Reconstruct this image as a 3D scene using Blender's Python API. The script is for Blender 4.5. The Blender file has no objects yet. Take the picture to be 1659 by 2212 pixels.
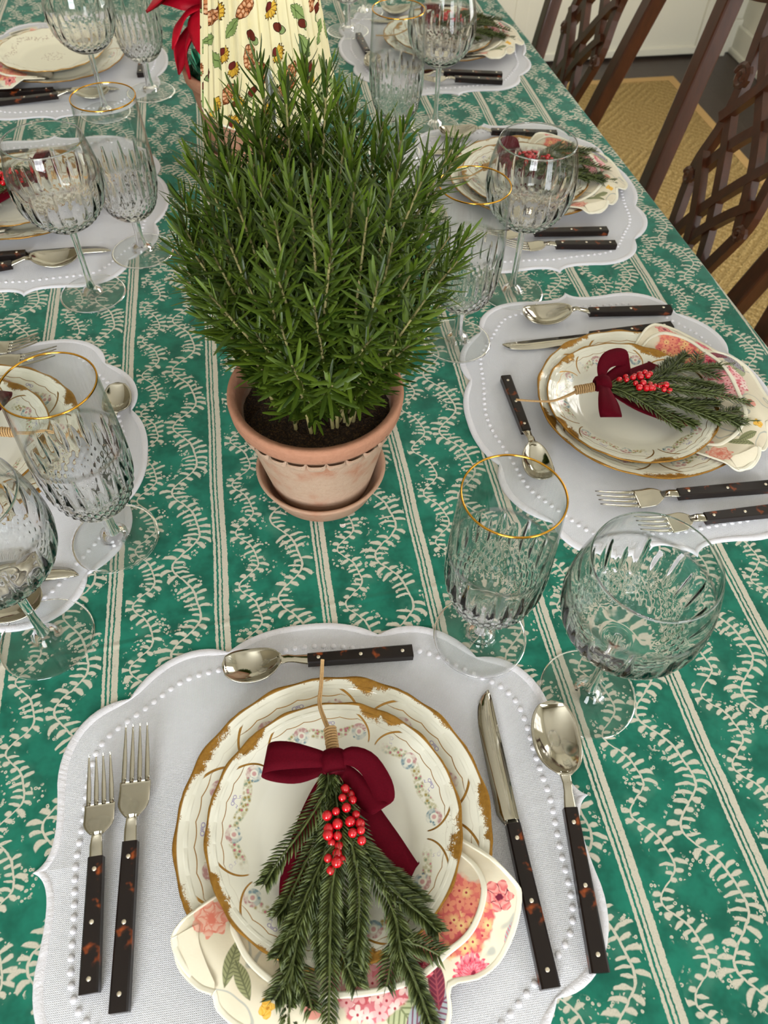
import bpy, math, random
import numpy as np
from mathutils import Vector, Matrix, Quaternion

PI = math.pi
TZ = 0.76            # height of the cloth-covered table top above the floor
sc = bpy.context.scene
COL = sc.collection

# ------------------------------------------------------------------ camera
def cam_axes(p, r, y):
    cp, sp = math.cos(p), math.sin(p)
    Rz = Matrix.Rotation(y, 3, 'Z')
    f = Rz @ Vector((0, cp, -sp)); u = Rz @ Vector((0, sp, cp)); x = Rz @ Vector((1, 0, 0))
    return x * math.cos(r) + u * math.sin(r), -x * math.sin(r) + u * math.cos(r), f
AX, AU, AF = cam_axes(math.radians(52.244), math.radians(1.775), math.radians(-10.916))
cd = bpy.data.cameras.new('camera')
cam = bpy.data.objects.new('camera', cd); COL.objects.link(cam)
cam.matrix_world = Matrix(((AX.x, AU.x, -AF.x, 0), (AX.y, AU.y, -AF.y, 0), (AX.z, AU.z, -AF.z, TZ + 0.64), (0, 0, 0, 1)))
cd.sensor_fit = 'HORIZONTAL'; cd.sensor_width = 36.0; cd.lens = 1645.8 / 1659 * 36.0
cd.clip_start = 0.02
cd.dof.use_dof = True; cd.dof.focus_distance = 0.72; cd.dof.aperture_fstop = 14.0
sc.camera = cam

# ------------------------------------------------------------------ world, daylight at the windows, exposure
w = bpy.data.worlds.new('sky'); sc.world = w; w.use_nodes = True
w.node_tree.nodes['Background'].inputs[0].default_value = (0.75, 0.85, 1.0, 1)
w.node_tree.nodes['Background'].inputs[1].default_value = 1.0
def daylight(name, loc, rot, sx, sy, power, color):
    l = bpy.data.lights.new(name, 'AREA'); l.shape = 'RECTANGLE'; l.size = sx; l.size_y = sy
    l.energy = power; l.color = color
    o = bpy.data.objects.new(name, l); COL.objects.link(o); o.location = loc; o.rotation_euler = rot
    return o
RX0, RX1, RY0, RY1, RH = -2.3, 2.17, -2.1, 3.4, 2.9
# (x centre, half width, sill, head) of the windows behind the camera, (y centre, ...) of unseen ones added at right for brightness
WIN_F = [(-0.95, 0.65, 0.95, 2.7), (1.55, 0.5, 0.12, 2.3)]
WIN_R_ADDED = [(-0.35, 0.6, 0.55, 2.4), (1.9, 0.6, 0.55, 2.4)]
for i, (c, h, z0, z1) in enumerate(WIN_F):
    daylight('daylight', (c, RY0 - 0.16, (z0 + z1) / 2), (PI / 2, 0, 0), 2 * h, z1 - z0, (285, 120)[i], (0.93, 0.965, 1.0))
for i, (c, h, z0, z1) in enumerate(WIN_R_ADDED):
    daylight('daylight', (RX1 + 0.16, c, (z0 + z1) / 2), (0, PI / 2, 0), z1 - z0, 2 * h, (30, 95)[i], (1.0, 0.97, 0.92))  # lamps outside the added right-wall windows, to brighten the rug and door wall
vs = sc.view_settings
vs.view_transform = 'Standard'; vs.look = 'None'; vs.exposure = -1.0; vs.gamma = 1.0; vs.use_curve_mapping = False
cy = sc.cycles
cy.max_bounces = 14; cy.transmission_bounces = 14; cy.diffuse_bounces = 3; cy.glossy_bounces = 4; cy.use_adaptive_sampling = True; cy.adaptive_threshold = 0.1; cy.adaptive_min_samples = 24; cy.transparent_max_bounces = 12
cy.blur_glossy = 0.6; cy.sample_clamp_indirect = 4.0

# ------------------------------------------------------------------ object helpers
def tag(o, label=None, cat=None, group=None, kind=None):
    if label: o['label'] = label
    if cat: o['category'] = cat
    if group: o['group'] = group
    if kind: o['kind'] = kind
    return o
def empty(name, loc=(0, 0, 0), rz=0.0):
    o = bpy.data.objects.new(name, None); COL.objects.link(o)
    o.location = loc; o.rotation_euler = (0, 0, rz); o.empty_display_size = 0.02
    return o
def mesh(name, verts, faces, smooth=True):
    m = bpy.data.meshes.new(name); m.from_pydata([tuple(map(float, v)) for v in verts], [], [tuple(f) for f in faces]); m.update()
    if smooth: m.polygons.foreach_set('use_smooth', [True] * len(m.polygons))
    return m
def link(name, m, mat=None, parent=None, loc=None):
    o = bpy.data.objects.new(name, m); COL.objects.link(o)
    if mat is not None and not m.materials: m.materials.append(mat)
    if parent is not None: o.parent = parent
    if loc is not None: o.location = loc
    return o
def copy_tree(o, parent=None):
    c = o.copy(); COL.objects.link(c); c.parent = parent
    for ch in list(o.children): copy_tree(ch, c)
    return c
class MB:
    """collects vertices and faces for one mesh"""
    def __init__(s): s.v = []; s.f = []
    def add(s, v, f):
        n = len(s.v); s.v.extend([tuple(p) for p in v]); s.f.extend([tuple(i + n for i in q) for q in f])
    def box(s, x0, x1, y0, y1, z0, z1):
        s.add([(x0, y0, z0), (x1, y0, z0), (x1, y1, z0), (x0, y1, z0), (x0, y0, z1), (x1, y0, z1), (x1, y1, z1), (x0, y1, z1)],
              [(0, 3, 2, 1), (4, 5, 6, 7), (0, 1, 5, 4), (1, 2, 6, 5), (2, 3, 7, 6), (3, 0, 4, 7)])
    def grid(s, P, cu=False, cv=False):
        """P[i][j] points; faces between; cu closes i, cv closes j"""
        n, m = len(P), len(P[0]); v = [p for r in P for p in r]; f = []
        for i in range(n if cu else n - 1):
            for j in range(m if cv else m - 1):
                a, b = i, (i + 1) % n; c, d = j, (j + 1) % m
                f.append((a * m + c, b * m + c, b * m + d, a * m + d))
        s.add(v, f)
    def lathe(s, prof, n=48, fn=None, z0=0.0):
        """profile of (r, z) spun round z; r=0 ends become fans"""
        P = []
        for k, (r, z) in enumerate(prof):
            row = []
            for i in range(n):
                t = 2 * PI * i / n; rr, zz = (r, z) if fn is None else fn(r, z, t, k)
                row.append((rr * math.cos(t), rr * math.sin(t), zz + z0))
            P.append(row)
        s.grid([list(r) for r in zip(*P)], cu=True)
    def tube(s, pts, rad, n=8, caps=True):
        pts = [Vector(p) for p in pts]; P = []; up = Vector((0, 0, 1)); prev = None
        for i, p in enumerate(pts):
            t = (pts[min(i + 1, len(pts) - 1)] - pts[max(i - 1, 0)]).normalized()
            a = prev if prev is not None else (up if abs(t.z) < .9 else Vector((1, 0, 0)))
            a = (a - t * a.dot(t)).normalized(); b = t.cross(a); prev = a
            r = rad[i] if isinstance(rad, (list, tuple)) else rad
            P.append([p + (a * math.cos(2 * PI * k / n) + b * math.sin(2 * PI * k / n)) * r for k in range(n)])
        st = len(s.v); s.grid(P, cv=True)
        if caps:
            s.f.append(tuple(st + k for k in range(n))[::-1]); e = st + (len(P) - 1) * n
            s.f.append(tuple(e + k for k in range(n)))
    def strip(s, pts, widths, thick):
        """a flat ribbon: centre points, half-width vectors, thickness"""
        P = []; pts = [Vector(p) for p in pts]
        for i, p in enumerate(pts):
            t = (pts[min(i + 1, len(pts) - 1)] - pts[max(i - 1, 0)]).normalized(); wv = Vector(widths[i])
            nrm = t.cross(wv).normalized() * thick / 2
            row = [p - wv + nrm, p - wv * .33 + nrm, p + wv * .33 + nrm, p + wv + nrm, p + wv - nrm, p + wv * .33 - nrm, p - wv * .33 - nrm, p - wv - nrm]
            P.append(row)
        st = len(s.v); s.grid(P, cv=True); e = st + (len(P) - 1) * 8
        s.f.append(tuple(range(st, st + 8))[::-1]); s.f.append(tuple(range(e, e + 8)))
    def loft(s, st, n=12, power=2.6):
        """stations (y, x, z, half width, half thickness) as closed sections, capped"""
        P = []
        for (y, x, z, hw, ht) in st:
            row = []
            for k in range(n):
                a = 2 * PI * k / n; c, q = math.cos(a), math.sin(a)
                row.append((x + hw * math.copysign(abs(c) ** (2 / power), c), y, z + ht * math.copysign(abs(q) ** (2 / power), q)))
            P.append(row)
        b = len(s.v); s.grid(P, cv=True); e = b + (len(P) - 1) * n
        s.f.append(tuple(range(b, b + n))[::-1]); s.f.append(tuple(range(e, e + n)))
    def build(s, name, mat=None, parent=None, smooth=True, loc=None):
        return link(name, mesh(name, s.v, s.f, smooth), mat, parent, loc)
    def data(s, name, mat, smooth=True):
        m = mesh(name, s.v, s.f, smooth); m.materials.append(mat); return m
def bevel(o, wd, seg=2, ang=40):
    b = o.modifiers.new('bevel', 'BEVEL'); b.width = wd; b.segments = seg; b.limit_method = 'ANGLE'; b.angle_limit = math.radians(ang)
    return o
def spline(pts, n):
    """Catmull-Rom through points"""
    pts = [np.array(p, float) for p in pts]; P = [2 * pts[0] - pts[1]] + pts + [2 * pts[-1] - pts[-2]]; out = []
    m = len(pts) - 1
    for i in range(n + 1):
        u = i / n * m; k = min(int(u), m - 1); t = u - k
        a, b, c, d = P[k], P[k + 1], P[k + 2], P[k + 3]
        out.append(.5 * (2 * b + (c - a) * t + (2 * a - 5 * b + 4 * c - d) * t * t + (3 * b - 3 * c + d - a) * t ** 3))
    return out

# ------------------------------------------------------------------ node expressions
def srgb(r, g, b):
    f = lambda c: (c / 255 / 12.92) if c / 255 <= .04045 else ((c / 255 + .055) / 1.055) ** 2.4
    return (f(r), f(g), f(b), 1)
class V:
    nt = None
    def __init__(s, k): s.k = k
    def __add__(a, b): return mth('ADD', a, b)
    __radd__ = __add__
    def __sub__(a, b): return mth('SUBTRACT', a, b)
    def __rsub__(a, b): return mth('SUBTRACT', b, a)
    def __mul__(a, b): return mth('MULTIPLY', a, b)
    __rmul__ = __mul__
    def __truediv__(a, b): return mth('DIVIDE', a, b)
    def __rtruediv__(a, b): return mth('DIVIDE', b, a)
    def __neg__(a): return mth('MULTIPLY', a, -1.0)
def plug(v, sock):
    if isinstance(v, V): V.nt.links.new(v.k, sock)
    elif isinstance(v, (tuple, list)): sock.default_value = v if len(v) == len(sock.default_value) else tuple(v)[:len(sock.default_value)]
    else: sock.default_value = v
def nd(t): return V.nt.nodes.new(t)
def mth(op, a, b=None, c=None):
    n = nd('ShaderNodeMath'); n.operation = op
    for i, q in enumerate((a, b, c)):
        if q is not None: plug(q, n.inputs[i])
    return V(n.outputs[0])
def sin(a): return mth('SINE', a)
def fabs(a): return mth('ABSOLUTE', a)
def frac(a): return mth('FRACT', a)
def floor(a): return mth('FLOOR', a)
def mn(a, b): return mth('MINIMUM', a, b)
def mx(a, b): return mth('MAXIMUM', a, b)
def sqrt(a): return mth('SQRT', a)
def lt(a, b): return mth('LESS_THAN', a, b)
def gt(a, b): return mth('GREATER_THAN', a, b)
def ss(e0, e1, x):
    n = nd('ShaderNodeMapRange'); n.interpolation_type = 'SMOOTHSTEP'
    plug(x, n.inputs[0]); plug(e0, n.inputs[1]); plug(e1, n.inputs[2]); n.inputs[3].default_value = 0; n.inputs[4].default_value = 1
    return V(n.outputs[0])
def below(x, e, soft):
    """1 where x < e, with a soft edge"""
    return 1.0 - ss(0.0, 1.0, (x - e) / soft + 0.5)
def band(x, c, hw, soft): return below(fabs(x - c), hw, soft)
def vec(x, y, z=0.0):
    n = nd('ShaderNodeCombineXYZ'); plug(x, n.inputs[0]); plug(y, n.inputs[1]); plug(z, n.inputs[2]); return V(n.outputs[0])
def xyz(v):
    n = nd('ShaderNodeSeparateXYZ'); plug(v, n.inputs[0]); return V(n.outputs[0]), V(n.outputs[1]), V(n.outputs[2])
def noise(v, scale, detail=2.0, rough=.5):
    n = nd('ShaderNodeTexNoise'); plug(v, n.inputs['Vector']); n.inputs['Scale'].default_value = scale
    n.inputs['Detail'].default_value = detail; n.inputs['Roughness'].default_value = rough
    return V(n.outputs[0])
def voro(v, scale, feature='F1', rnd=1.0):
    n = nd('ShaderNodeTexVoronoi'); n.feature = feature; plug(v, n.inputs['Vector']); n.inputs['Scale'].default_value = scale
    n.inputs['Randomness'].default_value = rnd
    return V(n.outputs['Distance']), (V(n.outputs['Color']) if feature != 'DISTANCE_TO_EDGE' else None)
def white(v):
    n = nd('ShaderNodeTexWhiteNoise'); n.noise_dimensions = '2D'; plug(v, n.inputs['Vector']); return V(n.outputs['Value']), V(n.outputs['Color'])
def mix(f, a, b):
    n = nd('ShaderNodeMix'); n.data_type = 'RGBA'; plug(f, n.inputs[0]); plug(a, n.inputs[6]); plug(b, n.inputs[7]); return V(n.outputs[2])
def coord(which='Object'):
    return V(nd('ShaderNodeTexCoord').outputs[which])
def atan2(y, x): return mth('ARCTAN2', y, x)
MATS = {}
def material(name, fn):
    m = bpy.data.materials.new(name); m.use_nodes = True; V.nt = m.node_tree
    b = m.node_tree.nodes['Principled BSDF']; fn(b, m.node_tree); MATS[name] = m
    return m
def setp(b, **k):
    names = dict(col='Base Color', rough='Roughness', metal='Metallic', ior='IOR', trans='Transmission Weight', spec='Specular IOR Level',
                 sheen='Sheen Weight', sheenr='Sheen Roughness', sheent='Sheen Tint', coat='Coat Weight', coatr='Coat Roughness', normal='Normal', sss='Subsurface Weight', alpha='Alpha')
    for q, v in k.items(): plug(v, b.inputs[names[q]])
def bump(h, dist, strength=1.0):
    n = nd('ShaderNodeBump'); plug(h, n.inputs['Height']); n.inputs['Distance'].default_value = dist; n.inputs['Strength'].default_value = strength
    return V(n.outputs[0])
def plain(name, col, rough=.5, **k): return material(name, lambda b, nt: setp(b, col=col, rough=rough, **k))

# ------------------------------------------------------------------ materials
S0, SD = 0.02155, 0.10138
def m_cloth(b, nt):
    U = coord('UV'); X, Y, _ = xyz(U)
    wob = (noise(U, 7.0, 2) - .5) * .006
    n1 = (noise(U, 170.0, 2) - .5) * .0016
    n2 = (noise(U, 110.0, 2) - .5) * .0036
    x = X + wob + n1 - S0 + .05; y = Y + n2
    cell = floor(x / SD); fu = (x / SD - cell) * SD - .05       # 0 at the stripe, -.05 .. +.05
    h1, _c = white(vec(cell, 3.0)); h2, _c = white(vec(cell, 11.0))
    rough_edge = (noise(U, 420.0, 2) - .5) * .0016
    f2 = fu + rough_edge
    st = mx(mx(band(f2, .0042, .0028, .0007), band(f2, -.0012, .0012, .0006)), band(f2, -.0056, .0013, .0006))
    # two vines in each band, one either side of the middle
    g = x / SD - .493; cell2 = floor(g); gu = (g - cell2) * SD   # 0 .. SD, stripe at both ends
    h3, _c = white(vec(cell2, 5.0)); h4, _c = white(vec(cell2, 23.0))
    def vine(xc, A, per, ph, pitch, ln, wid, seed):
        k = 2 * PI / per
        a = y * k + ph
        vx = xc + A * sin(a) + (A * .25) * sin(a * 2.0 + 1.0)
        sl = A * k * mth('COSINE', a)
        d = (gu - vx); inv = 1.0 / sqrt(1.0 + sl * sl * .6); dn = d * inv
        ad = fabs(dn)
        stem = below(ad, wid, .0007)
        side = gt(dn, 0.0)
        t = (y + dn * sl * .55 - ad * .18 + ad * ad * 22.0) / pitch + side * .45
        ti = floor(t); r1, rc = white(vec(ti + seed, cell2 * 7.0 + side))
        L = ln * (.50 + .75 * r1)
        q = ad / L
        wv = .10 + .13 * sin(mn(q, 1.0) * PI * .9)
        leaf = below(fabs(frac(t) - .5), wv, .14) * below(ad, L, .0012) * gt(r1, .07)
        return mx(stem, leaf), ad
    v1, d1 = vine(.029, .0095, .066, h3 * 6.3, .0064, .0092, .0008, 0.0)
    v2, d2 = vine(.070, .0130, .098, h4 * 6.3 + 2.0, .0069, .0128, .0010, 51.0)
    near = mn(d1, d2)
    vd, vc = voro(vec(X + n2 * 1.0, Y), 270.0)
    vmask = ss(.50, .54, noise(U, 62.0, 1)) * gt(near, .0055) * below(near, .0165, .004)
    dots = below(fabs(vd - .26), .13, .08) * vmask
    field = gt(gu, .0105) * lt(gu, SD - .0085)
    pr = mx(st, mx(mx(v1, v2), dots * .9) * field)
    wear = ss(.28, .42, noise(U, 260.0, 3, .65))
    pr = pr * (.72 + .28 * wear)
    halo = ss(.016, .004, near) * ss(.4, .62, noise(U, 55.0, 2)) * .16 * field
    mot = noise(U, 38.0, 3, .6)
    green = mix(ss(.3, .7, mot), srgb(4, 90, 72), srgb(22, 120, 98))
    green = mix(halo, green, srgb(120, 175, 150))
    beige = mix(noise(U, 900.0, 1), srgb(190, 183, 164), srgb(214, 208, 192))
    weave = sin(X * 9000.0) * sin(Y * 9000.0)
    crease = band(Y + X * -.06 + (noise(U, 3.0, 1) - .5) * .02, .381, .0025, .005) + band(Y * 1.0 + X * .02, 1.02, .002, .004) + band(X, .48, .002, .005)
    soft = noise(U, 5.5, 2) * 6.0 + noise(vec(X * 4.0, Y), 7.0, 1) * 3.0
    setp(b, col=mix(pr, green, beige), rough=.82, spec=.25, sheen=.15, normal=bump(weave * .05 + crease * .9 + soft, .0012, .7))
m_cloth = material('block_printed_cotton', m_cloth)

def m_linen(b, nt):
    P = coord(); x, y, z = xyz(P)
    wv = sin(x * 4600.0) * .5 + sin(y * 4600.0) * .5 + sin(x * 4600.0) * sin(y * 4600.0)
    setp(b, col=srgb(226, 226, 232), rough=.8, spec=.25, sheen=.1, normal=bump(wv + noise(P, 14.0, 2) * 4.0, .00025, .8))
material('white_linen', m_linen)
def m_satin(b, nt):
    P = coord(); n = noise(P, 900.0, 2)
    setp(b, col=srgb(232, 230, 236), rough=.55, spec=.4, sheen=.2, normal=bump(n, .0006, .8))
material('white_satin_stitch', m_satin)

def m_plate(R, seed):
    def fn(b, nt):
        P = coord(); x, y, z = xyz(P)
        r = sqrt(x * x + y * y) / R; th = atan2(y, x)
        lob = fabs(sin(th * 18.0))
        n1 = noise(P, 70.0 / R * .12, 4, .7); n2 = noise(P, 320.0, 3, .7)
        cart = ss(.80, .99, fabs(mth('COSINE', th * 2.5 + seed)))
        n3 = noise(P, 900.0, 3, .75)
        edge = ss(.0, 1.0, (r - (1.035 - .16 * cart * n1 - .06 * ss(.45, .65, noise(P, 38.0, 2)) + .11 * (n3 - .5))) / .02 + .5)
        edge = mx(edge, ss(.982, .990, r))
        r0 = .885 - .012 * lob
        line = band(r, r0, .0030, .0025) * (1.0 - cart * .9)
        # scrolls either side of each cartouche
        cc = mth('COSINE', th * 2.5 + seed); cs = fabs(sin(th * 2.5 + seed))
        rq = (r - .72) / .2
        scr = band(cs, .10 + .42 * rq * rq, .016 + .022 * rq, .014) * ss(.725, .745, r) * ss(.925, .915, r)
        gold = mx(edge, mx(line, scr))
        # garlands of small flowers with wreaths and bows between them
        nn = 10.0
        ph = th * (nn / (2 * PI)) + seed; k = frac(ph) - .5; s = k * (2 * PI / nn) * .77
        rg = .775 + .028 * mth('COSINE', k * 2 * PI) 
        vd, vc = voro(P, 34.0 / R)
        cr, cg, cb = xyz(vc)
        gar = band(r, rg, .036, .02) * gt(fabs(s), .052) * ss(.75, .5, vd) * ss(.2, .38, noise(P, 9.0 / R, 1)) * (1.0 - cart * .95)
        flo = below(vd, .36, .12)
        dw = sqrt(s * s + (r - .79) * (r - .79))
        wre = band(dw, .048, .017, .008) * ss(.30, .62, noise(P, 16.0 / R, 1) + .25 * below(vd, .33, .1))  * (.5 + .5 * ss(.72, .42, vd))
        wrc = below(dw, .017, .01)
        k2 = frac(ph + .5) - .5; s2 = k2 * (2 * PI / nn) * .8
        u = fabs(s2); bow = band(sqrt((u - .024) * (u - .024) + (r - .838) * (r - .838) * 1.6), .014, .0035, .004)
        bow = mx(bow, band(r, .845 - u * 1.1 + .012 * sin(u * 160.0), .0035, .004) * below(u, .055, .01))
        bow = mx(bow, below(sqrt(s2 * s2 + (r - .838) * (r - .838)), .006, .004)) * (1.0 - cart)
        cream = mix(ss(.62, .66, r), srgb(234, 231, 216), srgb(231, 228, 212))
        pink = mix(gt(cr, .5), srgb(184, 104, 116), srgb(160, 140, 80))
        pink = mix(gt(cg, .72), pink, srgb(134, 150, 124))
        c = mix(gar * (.68 + .32 * flo), cream, mix(flo, srgb(176, 170, 120), pink))
        c = mix(wre * .9, c, mix(gt(r, .805), srgb(110, 140, 150), srgb(178, 124, 124)))
        c = mix(wrc * .8, c, srgb(196, 132, 132))
        c = mix(bow * .85, c, srgb(148, 136, 176))
        c = mix(gold, c, mix(n2, srgb(122, 80, 22), srgb(186, 138, 52)))
        rel = band(r, .935, .012, .01) * lob
        setp(b, col=c, rough=.09 + gold * .2, metal=gold * .75, ior=1.5, coat=.3, coatr=.04, normal=bump(rel, .0008, .6))
    return fn
material('cream_porcelain_dinner', m_plate(.1225, .2))
material('cream_porcelain_salad', m_plate(.0985, .62))
def m_plate2(b, nt):
    P = coord(); x, y, z = xyz(P); R = .1; r = sqrt(x * x + y * y) / R; th = atan2(y, x)
    vd, vc = voro(P, 230.0)
    wig = .80 + .06 * sin(th * 6.0) 
    g = band(r, wig, .05, .03) * below(vd, .4, .2); c0 = below(r, .2 + .03 * sin(th * 6.0), .02) * below(vd, .38, .2)
    edge = ss(.972, .985, r - .01 * (noise(P, 90.0, 2) - .5))
    c = mix(mx(g, c0) * .65, srgb(230, 224, 200), srgb(166, 140, 120)); c = mix(edge, c, srgb(190, 140, 50))
    setp(b, col=c, rough=.1, metal=edge * .7, coat=.3)
material('cream_porcelain_medallion', m_plate2)

def m_napkin(b, nt):
    P = coord(); x, y, z = xyz(P); n = noise(P, 120.0, 3, .6); nb = noise(P, 28.0, 2)
    c = mix(ss(.4, .7, nb), srgb(230, 220, 196), srgb(220, 208, 184))
    vd, vc = voro(P, 42.0); a, bb, _c = xyz(vc)
    small = below(vd, .22 + .1 * n, .05) * gt(a, .55)
    c = mix(small * .75, c, mix(gt(bb, .5), srgb(160, 168, 120), srgb(222, 120, 110)))
    ln = band(noise(P, 26.0, 1), .5, .012, .012)
    c = mix(ln * .6, c, srgb(140, 150, 150))
    def leaf(fx, fy, L, wd, ang, ca, cb):
        nonlocal c
        q, s_ = math.cos(ang), math.sin(ang)
        u = (x - fx) * q + (y - fy) * s_; v = (y - fy) * q - (x - fx) * s_
        t = u / L
        m = below(fabs(v), wd * (1.0 - t * t), .001) * below(fabs(t), 1.0, .05)
        rib = band(frac((u - fabs(v) * .9) / (.2 * L)), .5, .16, .15)
        c = mix(m, c, mix(mx(rib, below(fabs(v), .0006, .0005)), ca, cb))
    def flower(fx, fy, R, np_, ca, cb, cc):
        nonlocal c
        u = x - fx + (n - .5) * .009; v = y - fy + (noise(P, 90.0, 2) - .5) * .009
        r = sqrt(u * u + v * v); th = atan2(v, u)
        pet = fabs(mth('COSINE', th * (np_ / 2.0)))
        m = below(r, R * (.74 + .26 * pet), R * .06)
        lay = frac(r / R * 2.6 + pet * .55 + n * .35)
        col = mix(ss(.15, .75, lay), ca, cb)
        col = mix(band(pet, .06, .07, .06) * gt(r, R * .35), col, cc)
        col = mix(below(r, R * .2, R * .1), col, cc)
        c = mix(m, c, col)
    def cluster(fx, fy, R, ca, cb, cc):
        nonlocal c
        u = x - fx; v = y - fy; r = sqrt(u * u + v * v)
        m = below(r, R * (.72 + .55 * (noise(P, 75.0, 2) - .25)), R * .08)
        vn = nd('ShaderNodeTexVoronoi'); plug(P, vn.inputs['Vector']); vn.inputs['Scale'].default_value = 105.0
        q1, q2, q3 = xyz(V(vn.outputs['Color'])); px, py, pz = xyz(V(vn.outputs['Position']))
        du = x - px; dv = y - py; rf = sqrt(du * du + dv * dv); tf = atan2(dv, du)
        pet = fabs(mth('COSINE', tf * 2.5 + q3 * 6.0)); rp_ = .0062 * (.45 + .55 * pet)
        col = mix(q2, ca, srgb(200, 84, 92))
        fl = mix(ss(.0, .006, rf), mix(gt(q1, .55), cc, cb), mix(q1, ca, cb))
        col = mix(below(rf, rp_, .0012), col, fl); col = mix(below(rf, .0009, .0006), col, srgb(170, 50, 66))
        c = mix(m, c, col)
    leaf(.030, -.130, .024, .012, -1.0, srgb(176, 180, 140), srgb(120, 128, 90))
    leaf(.048, -.134, .022, .011, .5, srgb(160, 168, 172), srgb(120, 70, 90))
    leaf(-.083, -.082, .016, .005, 1.2, srgb(150, 152, 110), srgb(110, 112, 80))
    leaf(-.076, -.094, .014, .005, 1.9, srgb(150, 152, 110), srgb(110, 112, 80))
    leaf(.118, -.098, .014, .006, 1.0, srgb(160, 165, 170), srgb(200, 90, 100))
    leaf(.056, -.118, .016, .006, 1.5, srgb(110, 40, 60), srgb(150, 70, 80))
    cluster(.078, -.078, .034, srgb(222, 120, 106), srgb(232, 150, 120), srgb(238, 205, 140))
    cluster(.012, -.108, .030, srgb(226, 140, 150), srgb(246, 222, 214), srgb(236, 176, 176))
    flower(.048, -.104, .011, 5.0, srgb(200, 60, 84), srgb(226, 130, 140), srgb(140, 30, 60))
    flower(.083, -.117, .0145, 18.0, srgb(222, 80, 100), srgb(236, 140, 150), srgb(140, 26, 54))
    flower(.113, -.072, .012, 6.0, srgb(216, 110, 110), srgb(236, 160, 150), srgb(110, 24, 50))
    flower(-.060, -.114, .006, 4.0, srgb(226, 170, 60), srgb(236, 190, 90), srgb(190, 130, 40))
    flower(-.096, -.052, .014, 7.0, srgb(232, 150, 130), srgb(240, 190, 170), srgb(226, 130, 110))
    setp(b, col=c, rough=.85, spec=.2, sheen=.1, normal=bump(n * .6 + nb * 3.0, .0006, .7))
material('floral_cotton', m_napkin)
plain('cream_binding', srgb(240, 234, 214), .75)

def m_shade(b, nt):
    U = coord('UV'); X, Y, _ = xyz(U)
    jx = (noise(U, 160.0, 1) - .5) * .003; n = noise(U, 500.0, 2)
    base = mix(noise(U, 30.0, 2), srgb(247, 236, 190), srgb(250, 242, 204)); c = base
    cw, ch = .033, .038
    for layer in range(2):
        gx = (X + jx) / cw + layer * .5; row = floor(Y / ch + layer * .43); gx = gx + row * .37
        gy = Y / ch + layer * .43; ci = floor(gx)
        r1, rc = white(vec(ci + layer * 31.0, row)); ra, rb, rd = xyz(rc)
        u = (frac(gx) - .5 - (ra - .5) * .35) * cw; v = (frac(gy) - .5 - (rb - .5) * .35) * ch
        an = (rd - .5) * 2.2; ca, sa = mth('COSINE', an), sin(an)
        p, q = u * ca + v * sa, v * ca - u * sa
        def ell(px, py, ax, ay):
            du, dv = (p - px) / ax, (q - py) / ay
            return sqrt(du * du + dv * dv) + (n - .5) * .12
        def put(m, d, col, on, edge=.16):
            nonlocal c
            c = mix(on * below(d, 1.0 + edge, .06), c, srgb(58, 44, 26)); c = mix(on * below(d, 1.0, .06), c, col)
        A = lt(r1, .26); B = gt(r1, .26) * lt(r1, .48); C_ = gt(r1, .48) * lt(r1, .70); D = gt(r1, .70) * lt(r1, .94)
        # acorn: green cup and brown nut
        put(A, ell(0, -.0048, .0036, .0040), srgb(150, 170, 110), A)
        put(A, ell(0, .0020, .0034, .0058), srgb(112, 48, 34), A)
        # fan flower
        d = ell(0, 0, .0090, .0090); tt = atan2(q, p)
        fan = B * gt(p, -.0018)
        c = mix(fan * below(d, 1.0 + .12 * sin(tt * 16.0), .06), c, srgb(80, 56, 20))
        c = mix(fan * below(d, .86 + .08 * sin(tt * 16.0), .06), c, mix(band(frac(tt * 1.3), .5, .1, .1), srgb(228, 186, 70), srgb(150, 100, 30)))
        put(B, ell(-.0028, .0005, .0030, .0042), srgb(120, 46, 40), B)
        # berries
        db, _q = voro(vec(p, q), 210.0, 'DISTANCE_TO_EDGE', .6); eb = ell(0, 0, .0066, .0120); on = C_ * below(eb, 1.0, .04); c = mix(C_ * below(eb, 1.1, .05), c, srgb(110, 60, 30))
        c = mix(on, c, mix(below(db, .07, .04), mix(ss(.1, .4, db), srgb(216, 146, 96), srgb(242, 204, 164)), srgb(120, 66, 34)))
        # toothed leaf
        tl = q / .0135; wv = .0062 * (1.0 - tl * tl) * (.72 + .28 * fabs(sin(q * 900.0)))
        on = D * below(fabs(tl), 1.0, .05)
        c = mix(on * below(fabs(p), wv + .0006, .0004), c, srgb(50, 60, 30)); c = mix(on * below(fabs(p), wv, .0004), c, mix(below(fabs(p), .0004, .0003), srgb(150, 172, 104), srgb(80, 100, 50)))
    setp(b, col=c, rough=.9, spec=.15)
    tr = nd('ShaderNodeBsdfTranslucent'); plug(c, tr.inputs[0])
    ms = nd('ShaderNodeMixShader'); ms.inputs[0].default_value = .3
    nt.links.new(b.outputs[0], ms.inputs[1]); nt.links.new(tr.outputs[0], ms.inputs[2])
    nt.links.new(ms.outputs[0], nt.nodes['Material Output'].inputs[0])
material('printed_shade_fabric', m_shade)

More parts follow.
